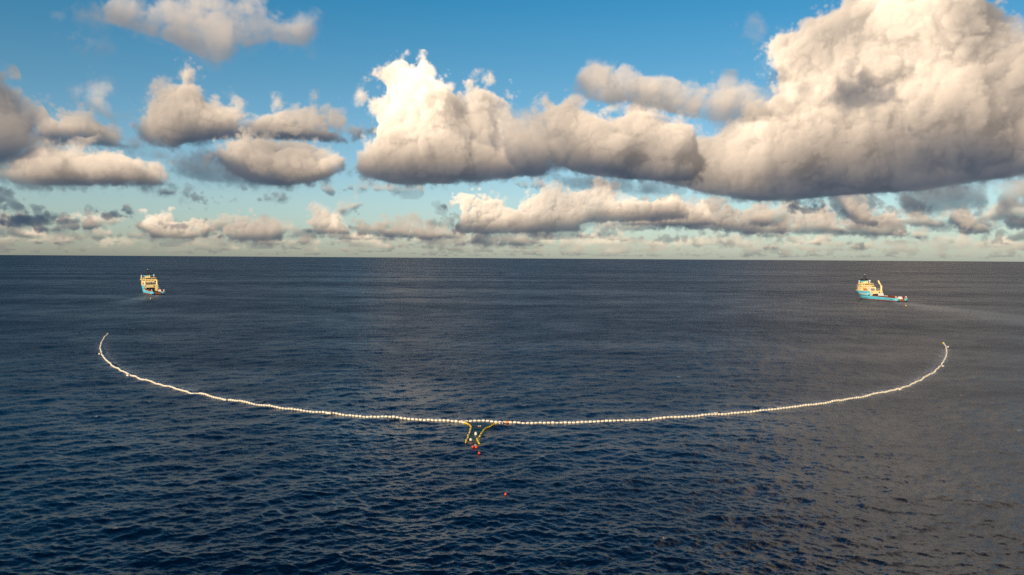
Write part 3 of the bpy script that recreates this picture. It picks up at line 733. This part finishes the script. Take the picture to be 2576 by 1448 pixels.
def net_material(name, col, alpha):
    w = NT(name); p = w.n('ShaderNodeNewGeometry').outputs['Position']
    f = w.noise(p, .55, 3, .6).outputs['Fac']
    w.put(w.b.inputs['Base Color'], w.mix(w.ramp(f, .35, .65), tuple(c*.6 for c in col)+(1,), tuple(col)+(1,)))
    w.put(w.b.inputs['Alpha'], w.ramp(w.noise(p, 1.1, 4, .7).outputs['Fac'], .34, .62, .05, alpha)); w.b.inputs['Roughness'].default_value = .6
    return w.m
sheet('net_funnel', 'green netting just under the surface between the two yellow float lines', 'net',
      [(330, 300), (700, 300), (1000, 310), (1300, 340), (1100, 410), (950, 460), (880, 535), (800, 640), (740, 740), (690, 800), (735, 900), (720, 950), (560, 970), (380, 900), (370, 850), (430, 770), (440, 690), (500, 560), (525, 460), (450, 380)],
      net_material('green_net', (.03, .17, .17), .6), .10)
sheet('net_bag', 'tan heap of gathered netting at the closed end of the net', 'net bag',
      [(390, 890), (450, 875), (560, 880), (650, 860), (700, 900), (735, 940), (700, 965), (600, 975), (520, 955), (420, 940)], net_material('tan_net', (.34, .22, .12), .85), .22, .35, 0, .10)

def ball(name, label, cat, pix, r, mat, group=None, collar=True, squash=1.0, sink=.25):
    g = ground(*pix); root = empty(name, (g[0], g[1], sea_z(g[0], g[1], True))); tag(root, label, cat, group)
    m = bmesh.new(); lathe(m, [(-r*squash*math.cos(a), r*math.sin(a)) for a in np.linspace(0, math.pi, 13)], 18, Matrix.Translation((0, 0, r*(1-sink))) @ Matrix.Rotation(R(90), 4, 'Y'))
    link('shell', mesh('shell', m), mat, root)
    m = bmesh.new(); lathe(m, [(-.10*r, .0), (-.10*r, .22*r), (.14*r, .20*r), (.2*r, .1*r), (.2*r, 0)], 10, Matrix.Translation((.12*r, -.1*r, r*(2-sink)-.03*r)) @ Matrix.Rotation(R(-90), 4, 'Y'))
    link('eyelet', mesh('eyelet', m), mat, root)
    return root
G_RED = 'red marker buoys below the net'
ball('marker_buoy', 'red ball buoy paired with another, the one nearer the yellow float with a sharp bend', 'buoy', z3(572, 1075), .31, M_RED, G_RED)
ball('marker_buoy', 'larger red ball buoy just below the broken yellow float line', 'buoy', z3(675, 1092), .33, M_RED, G_RED)
ball('marker_buoy', 'red ball buoy trailing alone a little way behind the pair by the net', 'buoy', z3(762, 1232), .28, M_RED, G_RED)
ball('marker_buoy', 'lone orange-red ball buoy floating far out in the dark foreground water', 'buoy', (1271.7, 1246), .25, M_RED, G_RED)
ball('small_float', 'tiny yellow float tied between two red ball buoys', 'float', z3(613, 1066), .14, M_YELLOW)
G_NB = 'white buoys inside the net'
ball('net_buoy', 'upright white buoy in the middle of the green netting', 'buoy', z3(660, 650), .36, M_FLOAT, G_NB, squash=1.5, sink=.1)
ball('net_buoy', 'white buoy lying on the tan heap of netting', 'buoy', z3(508, 850), .34, M_FLOAT, G_NB, squash=1.1)
ball('net_buoy', 'small white float at the lower edge of the tan heap', 'buoy', z3(640, 985), .16, M_FLOAT, G_NB)
ball('net_buoy', 'small white float between the tan heap and the larger red ball buoy', 'buoy', z3(690, 1008), .13, M_FLOAT, G_NB)
# a red flagged float with two white bits, just behind the mouth
g = ground(*z3(772, 440)); root = empty('marker_raft', (g[0], g[1], sea_z(*g))); tag(root, 'small dark red float with two white tubes just inside the net mouth', 'marker float')
m = bmesh.new(); lathe(m, [(-.5, 0), (-.48, .16), (-.3, .24), (.3, .24), (.48, .16), (.5, 0)], 10, axis_matrix((0, 0, .05), (1, .1, 0))); link('body', mesh('body', m), paint('dark_red_plastic', (.30, .03, .025)), root)
for dx in (-.22, .24):
    m = bmesh.new(); lathe(m, [(-.16, 0), (-.15, .08), (0, .11), (.15, .08), (.16, 0)], 10, axis_matrix((dx, -.06, .30), (1, .15, .1))); link('tube', mesh('tube', m), M_FLOAT, root)
m = bmesh.new(); bmesh.ops.create_cube(m, size=1, matrix=Matrix.Translation((.75, .5, .12)) @ Matrix.Rotation(.5, 4, 'Z') @ Matrix.Diagonal((.9, .22, .06, 1))); bmesh.ops.bevel(m, geom=m.edges[:], offset=.02, segments=1); link('flag', mesh('flag', m, False), bpy.data.materials['dark_red_plastic'], root)
ball('tow_buoy', 'yellow ball buoy floating behind the stern of the ship seen from astern', 'buoy', (379.1, 753), .62, M_YELLOW, 'yellow tow buoys')
ball('tow_buoy', 'yellow ball buoy floating behind the stern of the lettered ship', 'buoy', (2278.8, 770.4), .62, M_YELLOW, 'yellow tow buoys')

# ---------------------------------------------------------------- the two supply ships
M_BLUE = paint('light_blue_hull_paint', (.13, .56, .70), .4, .06, .12)
M_BOOT = paint('red_underwater_paint', (.42, .035, .02), .5, .15, .3)
M_CREAM = paint('cream_paint', (.95, .73, .34), .45, .06, .25)
M_BLACK = paint('black_paint', (.02, .02, .02), .5, .2, .5)
M_DECK = paint('rust_brown_deck', (.16, .045, .025), .75, .25, .4)
M_RAIL = paint('oxide_red_paint', (.26, .045, .03), .6, .2, .5)
M_RUST = paint('orange_rust', (.40, .12, .025), .7, .25, .5)
M_GREY = paint('grey_machinery_paint', (.30, .30, .29), .55, .2, .5)
M_WHITE = paint('white_paint', (.80, .78, .73), .45, .07, .4)
M_GLASS = paint('dark_window_glass', (.012, .015, .018), .12, .05, .5)
def box(bm, x0, x1, y0, y1, z0, z1, bev=0.):
    n0 = len(bm.verts)
    r = bmesh.ops.create_cube(bm, size=1, matrix=Matrix.Translation(((x0+x1)/2, (y0+y1)/2, (z0+z1)/2)) @ Matrix.Diagonal((x1-x0, y1-y0, z1-z0, 1)))
    if bev: bmesh.ops.bevel(bm, geom=list({e for v in r['verts'] for e in v.link_edges}), offset=bev, segments=1, affect='EDGES')
def prism(bm, poly, z0, z1, top=None):
    top = top or poly
    a = [bm.verts.new((x, y, z0)) for x, y in poly]; b = [bm.verts.new((x, y, z1)) for x, y in top]; n = len(a)
    for k in range(n): bm.faces.new((a[k], a[(k+1) % n], b[(k+1) % n], b[k]))
    bm.faces.new(a[::-1]); bm.faces.new(b)
def bar(bm, p, q, r, n=6): tube(bm, [p, q], r, n)
def sphere(bm, c, r): lathe(bm, [(-r*math.cos(a), r*math.sin(a)) for a in np.linspace(0, math.pi, 9)], 12, Matrix.Translation(c) @ Matrix.Rotation(R(90), 4, 'Y'))
def part(name, bm, mat, parent, smooth=False): return link(name, mesh(name, bm, smooth or False, 35 if smooth else None), mat, parent)
STERN = -36.8
def waterline(z, n=22):
    """half of the hull's outline at a height, from the stern to the stem"""
    t = max(0., min(1., z/9.6))**1.3; xs, xe = 4+11*t, 28.5+8.3*t
    if z < 0: xe -= 1.0
    out = [(STERN, 7.2), (STERN+.5, 7.8), (STERN+1.6, 8.15)]+[(STERN+1.6+(xs-STERN-1.6)*k/6, 8.2) for k in range(1, 7)]
    for k in range(1, n+1):
        u = k/n; out.append((xs+(xe-xs)*math.sin(u*math.pi/2), 8.2*math.cos(u*math.pi/2)**(.95-.15*t)))
    return out
def skin(levels, x_from=None):
    """sides of the hull between heights; a level may be a function of x for the sheer"""
    bm = bmesh.new()
    for s in (1, -1):
        rows = []
        for z in levels:
            pts = waterline(z if not callable(z) else 4.0); row = []
            for x, y in pts: row.append(bm.verts.new((x, y*s, z(x) if callable(z) else z)))
            rows.append(row)
        for a, b in zip(rows, rows[1:]):
            for k in range(len(a)-1):
                if x_from is None or (a[k].co.x+a[k+1].co.x)/2 > x_from:
                    bm.faces.new((a[k], a[k+1], b[k+1], b[k]))
    bmesh.ops.delete(bm, geom=[v for v in bm.verts if not v.link_faces], context='VERTS')
    bmesh.ops.remove_doubles(bm, verts=bm.verts[:], dist=.01)
    return bm
def sheer(x): return 3.3+1.0*max(0, min(1, (x-STERN)/38))**1.0

def text_mesh(body, size, name):
    cu = bpy.data.curves.new(name, 'FONT'); cu.body = body; cu.size = size; cu.extrude = .02; cu.align_x = 'CENTER'; cu.align_y = 'CENTER'; cu.offset = .07
    tmp = bpy.data.objects.new(name, cu); COL.objects.link(tmp); dg = bpy.context.evaluated_depsgraph_get()
    me = bpy.data.meshes.new_from_object(tmp.evaluated_get(dg)); bpy.data.objects.remove(tmp); me.materials.clear(); return me

def supply_ship(label, loc, heading, lettering):
    root = empty('supply_ship', loc, heading); tag(root, label, 'ship', 'blue and cream supply ships')
    # hull: red below, blue above, a raised forecastle
    b = skin([-3.0, -1.2, .0, .62]); b2 = b
    part('boot_top', b2, M_BOOT, root, True)
    b = skin([.62, 1.6, 2.6, sheer])
    for s in (1, -1):                              # transom either side of the stern roller
        v = [b.verts.new(p) for p in ((STERN, 2.9*s, .62), (STERN, 7.2*s, .62), (STERN, 7.2*s, 3.3), (STERN, 4.6*s, 2.9), (STERN, 2.9*s, 2.3))]; b.faces.new(v)
    hull = part('hull', b, M_BLUE, root, True)
    sol = hull.modifiers.new('plate', 'SOLIDIFY'); sol.thickness = .18; sol.offset = 0
    b = skin([3.9, 5.4, 7.2, 9.5], 5.4)
    v = [b.verts.new(p) for p in ((5.4, 8.2, 3.6), (5.4, -8.2, 3.6), (5.4, -8.2, 9.5), (5.4, 8.2, 9.5))]; b.faces.new(v)
    fc = part('forecastle', b, M_BLUE, root, True); sol = fc.modifiers.new('plate', 'SOLIDIFY'); sol.thickness = .16; sol.offset = 0
    b = bmesh.new(); lathe(b, [(-3, 1.2), (0, 1.25), (2.5, 1.15), (4.2, .75), (5.0, 0)], 14, Matrix.Translation((28.6, 0, .05))); part('bulb', b, paint('bright_red_paint', (.62, .055, .02)) if 'bright_red_paint' not in bpy.data.materials else bpy.data.materials['bright_red_paint'], root, True)
    b = bmesh.new(); pts = [(x, y*.97) for x, y in waterline(2.4) if x < 6.0]; prism(b, pts+[(x, -y) for x, y in pts[::-1]], 1.9, 2.25); part('cargo_deck', b, M_DECK, root)
    b = bmesh.new(); pts = [(x, y*.96) for x, y in waterline(9.0) if x > 5.5]; pts[-1] = (pts[-1][0]-.2, .05); prism(b, [(5.5, 7.9)]+pts+[(x, -y) for x, y in pts[::-1]]+[(5.5, -7.9)], 8.7, 9.0); part('foredeck', b, M_DECK, root)
    b = bmesh.new()
    for s in (1, -1): bar(b, (STERN, 0, 0), (STERN, .01, 0), .01)
    b.free()
    b = bmesh.new(); lathe(b, [(-2.85, 0), (-2.85, 1.05), (2.85, 1.05), (2.85, 0)], 18, Matrix.Translation((STERN-.1, 0, 1.25)) @ Matrix.Rotation(R(90), 4, 'Z')); part('stern_roller', b, M_RUST, root, True)
    for s in (1, -1):
        b = bmesh.new(); box(b, STERN+2, 3.2, 7.05*s-.12, 7.05*s+.12, 2.25, 4.9)
        for k in range(14): x = STERN+2.4+k*2.75; box(b, x-.1, x+.1, 7.05*s-.3, 7.05*s+.3, 2.25, 4.7)
        box(b, STERN+2, 3.2, 7.05*s-.35, 7.05*s+.35, 4.9, 5.1); part('cargo_rail', b, M_RAIL, root)
        b = bmesh.new()                            # white guide posts on the quarters
        for x in (STERN+.9, STERN+2.3): bar(b, (x, 5.4*s, 2.25), (x+.3, 6.6*s, 5.6), .16); bar(b, (x, 7.5*s, 2.9), (x+.3, 6.6*s, 5.6), .16)
        bar(b, (STERN+1.2, 6.6*s, 5.6), (STERN+2.6, 6.6*s, 5.6), .18); part('stern_frame', b, M_WHITE, root)
    # aft house (winch garage) with its dark mouth, machinery above
    b = bmesh.new(); box(b, 3.6, 5.25, -7.6, 7.6, 6.6, 10.2); box(b, 3.6, 5.25, 5.6, 7.6, 2.25, 6.6); box(b, 3.6, 5.25, -7.6, -4.2, 2.25, 6.6); box(b, 5.4, 20.9, -7.7, 7.7, 9.0, 10.15)
    ah = part('aft_house', b, M_CREAM, root)
    b = bmesh.new(); box(b, 3.52, 3.6, -3.9, -2.5, 7.5, 9.0); part('window', b, M_GLASS, ah)
    b = bmesh.new(); box(b, 3.52, 3.6, 6.1, 6.9, 7.3, 9.2); part('door', b, M_GREY, ah)
    b = bmesh.new(); box(b, 4.6, 5.3, -4.2, 5.6, 2.25, 6.6); part('garage_shade', b, M_BLACK, root)  # black slab filling the opening, standing in for the shade inside
    for k, y in enumerate((4.3, 1.5, -1.3, -4.0)):
        b = bmesh.new(); M = Matrix.Translation((6.2, y, 11.6)) @ Matrix.Rotation(R(90), 4, 'Z')
        lathe(b, [(-1.1, 0), (-1.1, 1.4), (-.9, 1.4), (-.9, .9), (.9, .9), (.9, 1.4), (1.1, 1.4), (1.1, 0)], 16, M); part('winch_reel', b, M_GREY, root)
    b = bmesh.new(); box(b, 9, 20.9, -6.6, 5.2, 10.15, 12.6); box(b, 14, 20.9, -5.2, 7.0, 12.6, 14.2); part('engine_casing', b, M_CREAM, root)
    # deckhouse and bridge
    plan = [(20.8, 7.1), (27, 7.1), (31, 5.6), (33.2, 2.6), (33.2, -2.6), (31, -5.6), (27, -6.4), (20.8, -6.4)]
    b = bmesh.new(); prism(b, plan, 9.0, 15.2, [(x-.35 if x > 28 else x, y) for x, y in plan])
    for z in (11.3, 13.4): prism(b, [(x+(.25 if x > 22 else -.25), y*1.03) for x, y in plan], z, z+.16)
    dh = part('deckhouse', b, M_CREAM, root)
    for y in (5.2, 2.2, -1.2, -4.4):
        for z in (11.9, 14.0):
            b = bmesh.new(); box(b, 20.72, 20.8, y-.3, y+.3, z, z+.7); part('porthole', b, M_GLASS, dh)
    for s in (1, -1):
        for x in (22, 23.8, 25.6):
            for z in (11.9, 14.0):
                b = bmesh.new(); w_ = 7.1 if s > 0 else 6.4; y0, y1 = sorted((w_*s, (w_+.07)*s)); box(b, x-.3, x+.3, y0, y1, z, z+.7); part('porthole', b, M_GLASS, dh)
    b = bmesh.new(); walk = [(19.6, 8.9), (24, 8.9), (29.5, 7.2), (32.2, 3), (32.2, -3), (29.5, -7.2), (24, -8.9), (19.6, -8.9)]
    prism(b, walk, 15.2, 15.45)
    n = len(walk)
    for k in range(n):                             # solid bulwark round the bridge walk
        (x0, y0), (x1, y1) = walk[k], walk[(k+1) % n]; c = Vector(((x0+x1)/2, (y0+y1)/2)); v = [b.verts.new(p) for p in ((x0, y0, 15.45), (x1, y1, 15.45), (x1, y1, 16.15), (x0, y0, 16.15))]
        w = [b.verts.new((p.co.x*.995+.12, p.co.y*.985, p.co.z)) for p in v]
        for q in ((v[0], v[1], v[2], v[3]), (w[3], w[2], w[1], w[0]), (v[3], v[2], w[2], w[3])): b.faces.new(q)
    part('bridge_walk', b, M_CREAM, root)
    bp = [(20.6, 8.3), (24, 8.3), (24, 7.0), (28.4, 6.0), (30.4, 2.8), (30.4, -2.8), (28.4, -6.0), (24, -7.0), (24, -8.3), (20.6, -8.3)]
    b = bmesh.new(); prism(b, bp, 15.45, 17.9, [(x+(.5 if x > 28 else 0), y*1.02) for x, y in bp]); prism(b, [(x+(.6 if x > 28 else -.4), y*1.05) for x, y in bp], 17.9, 18.2)
    br = part('bridge', b, M_CREAM, root)
    def panes(p, q, count, w, z0=16.35, z1=17.6):
        p, q = Vector(p), Vector(q); d = (q-p); L = d.length; u = d/L; nn = Vector((u.y, -u.x))
        for k in range(count):
            c = p+d*((k+.5)/count); b = bmesh.new(); a = [c-u*w/2+nn*.02, c+u*w/2+nn*.02, c+u*w/2+nn*.12, c-u*w/2+nn*.12]
            prism(b, [(t.x, t.y) for t in a], z0, z1); part('window', b, M_GLASS, br)
    panes((20.6, 8.2), (20.6, 3.9), 2, .9); panes((20.6, 3.4), (20.6, -3.4), 4, 1.35); panes((20.6, -3.9), (20.6, -8.2), 3, 1.1)
    panes((24, 8.3), (20.7, 8.3), 3, .85); panes((28.4, 6.0), (24, 7.0), 3, 1.1); panes((30.4, 2.8), (28.4, 6.0), 3, 1.0); panes((30.4, -2.8), (30.4, 2.8), 5, .95)
    panes((28.4, -6.0), (30.4, -2.8), 3, 1.0); panes((24, -7.0), (28.4, -6.0), 3, 1.1); panes((20.7, -8.3), (24, -8.3), 3, .85)
    # monkey island: cream stem, blue screen, black mast and exhausts
    b = bmesh.new(); box(b, 23.2, 27.8, -3.2, 3.2, 18.2, 19.5); box(b, 22.6, 23.4, -.5, .5, 18.2, 21.0); part('mast_house', b, M_CREAM, root)
    b = bmesh.new()
    for s in (1, -1): y0, y1 = sorted((.7*s, 4.8*s)); box(b, 23.4, 27.4, y0, y1, 19.5, 21.0, .06)
    part('blue_screen', b, M_BLUE, root)
    b = bmesh.new(); prism(b, [(23.6, 3.6), (27, 3.6), (27, -3.6), (23.6, -3.6)], 21.0, 21.9, [(24, 2.2), (26.4, 2.2), (26.4, -2.2), (24, -2.2)])
    for s in (1, -1):                              # exhausts either side
        prism(b, [(25, 2.4*s), (27.2, 2.4*s), (27.2, 4.2*s), (25, 4.2*s)], 21.0, 23.3, [(25.2, 2.8*s), (27.0, 2.8*s), (27.0, 4.0*s), (25.2, 4.0*s)])
    part('exhaust', b, M_BLACK, root)
    b = bmesh.new()
    for x, y in ((23.9, 1.1), (23.9, -1.1), (25.9, 1.1), (25.9, -1.1)): bar(b, (x, y, 21.8), (24.9+(x-24.9)*.55, y*.6, 27.4), .17)
    for z in (22.8, 24.0, 25.2, 26.4):
        k = 1-.45*(z-21.8)/5.6; box(b, 24.9-1.05*k, 24.9+1.05*k, -1.15*k, 1.15*k, z-.3, z+.35)
    box(b, 24.3, 25.5, -1.3, 1.3, 27.0, 27.25); bar(b, (24.9, 0, 27.2), (24.9, 0, 28.1), .12); part('mast', b, M_BLACK, root)
    b = bmesh.new(); sphere(b, (24.9, 0, 28.3), .42); part('mast_light', b, M_WHITE, root, True)
    for x, y, z, r in ((25.6, 7.0, 20.6, .85), (24.9, -6.9, 20.9, .98), (22.4, -1.7, 20.7, .58)):
        b = bmesh.new(); lathe(b, [(0, .75), (1.0, .5), (z-18.2-r*.8, .34), (z-18.2-r*.8, 0)], 10, Matrix.Translation((x, y, 18.2)) @ Matrix.Rotation(R(-90), 4, 'Y')); ped = part('radome_stand', b, M_CREAM, root, True)
        b = bmesh.new(); sphere(b, (x, y, z), r); part('radome', b, M_WHITE, ped, True)
    b = bmesh.new(); bar(b, (23.2, -7.4, 18.2), (23.0, -7.5, 24.8), .05); bar(b, (21.0, 7.6, 18.2), (21.0, 7.7, 21.0), .05); part('whip_aerial', b, M_GREY, root)
    # crane, rescue boat, posts on the aft house
    b = bmesh.new(); lathe(b, [(0, 1.15), (3.4, 1.0), (5.0, 1.25), (5.6, .9), (5.6, 0)], 12, Matrix.Translation((4.7, -6.6, 10.2)) @ Matrix.Rotation(R(-90), 4, 'Y')); box(b, 3.9, 5.5, -7.4, -5.8, 5.5, 10.2)
    cr = part('crane', b, M_CREAM, root, True)
    if lettering:
        b = bmesh.new(); tube(b, [(4.4, -6.4, 15.4), (5.0, -4.6, 18.2), (5.5, -3.2, 22.4)], [.55, .75, .32], 6); tube(b, [(4.9, -5.2, 17.4), (5.4, -3.6, 19.0), (5.7, -2.6, 21.6)], .42, 6); part('crane_jib', b, M_CREAM, cr)
    else:
        b = bmesh.new(); tube(b, [(4.4, -6.6, 14.9), (10, -6.2, 15.6), (17, -5.6, 14.4)], [.6, .6, .35], 6); part('crane_jib', b, M_CREAM, cr)
    b = bmesh.new(); lathe(b, [(0, .7), (4.2, .6), (4.4, 0)], 10, Matrix.Translation((4.9, 1.3 if lettering else 6.7, 10.2)) @ Matrix.Rotation(R(-90), 4, 'Y')); part('vent_post', b, M_CREAM, root, True)
    b = bmesh.new(); tube(b, [(11.4, 7.0, 11.3), (12.2, 7.0, 11.0), (15, 7.0, 10.9), (17.2, 7.0, 11.2), (18.2, 7.0, 11.7)], [.35, .8, .95, .8, .12], 10); bt = part('rescue_boat', b, paint('orange_boat_paint', (.70, .20, .05)) if 'orange_boat_paint' not in bpy.data.materials else bpy.data.materials['orange_boat_paint'], root, True)
    b = bmesh.new()
    for x in (12, 17): bar(b, (x, 6.0, 10.2), (x, 6.3, 13.4), .16); bar(b, (x, 6.3, 13.4), (x, 7.9, 13.6), .16)
    part('davit', b, M_WHITE, root)
    b = bmesh.new(); prism(b, [(7.5, 4.6), (9.8, 4.6), (9.8, 7.0), (7.5, 7.0)], 12.8, 14.6, [(8.2, 5.2), (10.6, 5.2), (10.6, 5.6), (8.2, 5.6)]); box(b, 7.6, 9.6, 4.8, 6.8, 10.15, 12.8); part('canopy', b, M_WHITE, root)
    for s in (1, -1):
        for x in (-31.1, -28.3, 9.5, 12.1):
            if x > 0 and abs(x) > 4 + 2: yy = 8.05
            else: yy = 8.2
            b = bmesh.new(); lathe(b, [(0, 0), (0, .62), (.12, .55), (.12, 0)], 14, Matrix.Translation((x, yy*s, 1.7)) @ Matrix.Rotation(R(90*s), 4, 'Z')); part('thruster_mark', b, M_DARK, root)
    for s in (1, -1):                              # railings round the foredeck
        b = bmesh.new(); pts = [(x, y*.985*s) for x, y in waterline(9.5) if x > 20]
        for z in (10.0, 10.5): tube(b, [(x, y, z) for x, y in pts], .05, 4)
        for x, y in pts[::2]: bar(b, (x, y, 9.4), (x, y, 10.5), .05, 4)
        part('railing', b, M_CREAM, root)
    if lettering:
        me = text_mesh('THE OCEAN CLEANUP', 2.4, 'hull_lettering')
        vx = np.empty(len(me.vertices)*3, np.float32); me.vertices.foreach_get('co', vx); vx = vx.reshape(-1, 3)
        half = max(abs(vx[:, 0].min()), abs(vx[:, 0].max())); out = vx.copy()
        wl = waterline(6.2); wx = [p[0] for p in wl]; wy = [p[1] for p in wl]
        X = 16.4-vx[:, 0]/half*9.9; Zz = 6.15+vx[:, 1]*1.05
        out[:, 0] = X; out[:, 1] = [np.interp(x, [p[0] for p in waterline(z)], [p[1] for p in waterline(z)])+.13 for x, z in zip(X, Zz)]; out[:, 1] += vx[:, 2]; out[:, 2] = Zz
        me.vertices.foreach_set('co', out.ravel()); me.update(); link('hull_lettering', me, M_WHITE, root)
    return root
def on_deck(ship, name, label, cat, bm, mat, loc, group=None, kids=()):
    """cargo standing on a ship's deck: a thing of its own"""
    Mw = Matrix.Translation(ship.location) @ Matrix.Rotation(ship.rotation_euler.z, 4, 'Z') @ Matrix.Translation(loc)
    o = link(name, mesh(name, bm, False), mat); o.matrix_world = Mw; tag(o, label, cat, group)
    for n, b, m in kids: part(n, b, m, o)
    return o
def container(l, w, h):
    b = bmesh.new(); box(b, -l/2, l/2, -w/2, w/2, 0, h)
    r = bmesh.new()
    for k in range(int(l/.5)):
        x = -l/2+.25+k*.5
        for s in (1, -1): y0, y1 = sorted((w/2*s, (w/2+.05)*s)); box(r, x-.12, x+.12, y0, y1, .15, h-.15)
    d = bmesh.new()
    for s in (1, -1): box(d, -l/2-.06, -l/2, .04*s if s > 0 else -w/2+.1, w/2-.1 if s > 0 else -.04, .12, h-.12)
    return b, [('side_rib', r, M_WHITE), ('door', d, M_WHITE)]
def bundle(l, w, h, seed):
    rg = random.Random(seed); b = bmesh.new(); n, m = 9, 7; G = []
    for i in range(n+1):
        row = []
        for j in range(m+1):
            u, v = 2*i/n-1, 2*j/m-1; e = max(0, (1-u**4)*(1-v**4)); row.append(b.verts.new((u*l/2*(1+rg.uniform(-.04, .04)), v*w/2*(1+rg.uniform(-.05, .05)), h*e**.5*(.75+rg.uniform(0, .45)) if e > 0 else 0)))
        G.append(row)
    for i in range(n):
        for j in range(m): b.faces.new((G[i][j], G[i+1][j], G[i+1][j+1], G[i][j+1]))
    return b
HEAD_L, HEAD_R = math.atan2(.823, -.568), math.atan2(.97, -.244)
def ship_origin(stern_pix, heading):               # put the middle of the transom on a point of the water
    g = ground(*stern_pix); return (g[0]-math.cos(heading)*STERN, g[1]-math.sin(heading)*STERN, 0.)
far_ship = supply_ship('light blue and cream supply ship seen from astern, no lettering in sight', ship_origin((398, 741.3), HEAD_L), HEAD_L, False)
near_ship = supply_ship('light blue and cream supply ship showing its lettered port side and raised crane', ship_origin((2269, 759.0), HEAD_R), HEAD_R, True)
b, k = container(6.1, 2.44, 2.6); on_deck(near_ship, 'cargo_container', 'white container stacked on another on the lettered ship', 'container', b, M_WHITE, (-2.2, -.6, 4.86), 'white containers on the lettered ship', k)
b, k = container(6.1, 2.44, 2.6); on_deck(near_ship, 'cargo_container', 'lower white container standing on the deck of the lettered ship', 'container', b, M_WHITE, (-2.2, -.6, 2.25), 'white containers on the lettered ship', k)
for i, (x, y, l, w, h, lab, mat) in enumerate(((-15, 4.2, 9, 4, 3.2, 'pale heap of folded net behind the container of the lettered ship', M_WHITE), (-24, 1.5, 6.5, 4.5, 2.9, 'oxide red heap of gear amidships on the lettered ship', M_RAIL), (-14, -3.6, 8, 4, 3.4, 'brown heap of gear along the far rail of the lettered ship', M_DECK), (-29.5, -3.4, 5, 4, 2.6, 'small pale heap near the stern frame of the lettered ship', M_WHITE))):
    on_deck(near_ship, 'net_pile', lab, 'cargo heap', bundle(l, w, h, i), mat, (x, y, 2.25), 'gear on the deck of the lettered ship')
for i, (x, y, l, w, h, lab, mat) in enumerate(((-14, 2.4, 7, 3.5, 2.4, 'dark heap of gear on the after deck of the ship seen from astern', M_BLACK), (-22, -4.6, 6, 3, 2.8, 'pale heap against the far rail of the ship seen from astern', M_WHITE))):
    on_deck(far_ship, 'net_pile', lab, 'cargo heap', bundle(l, w, h, i+9), mat, (x, y, 2.25), 'gear on the deck of the ship seen from astern')
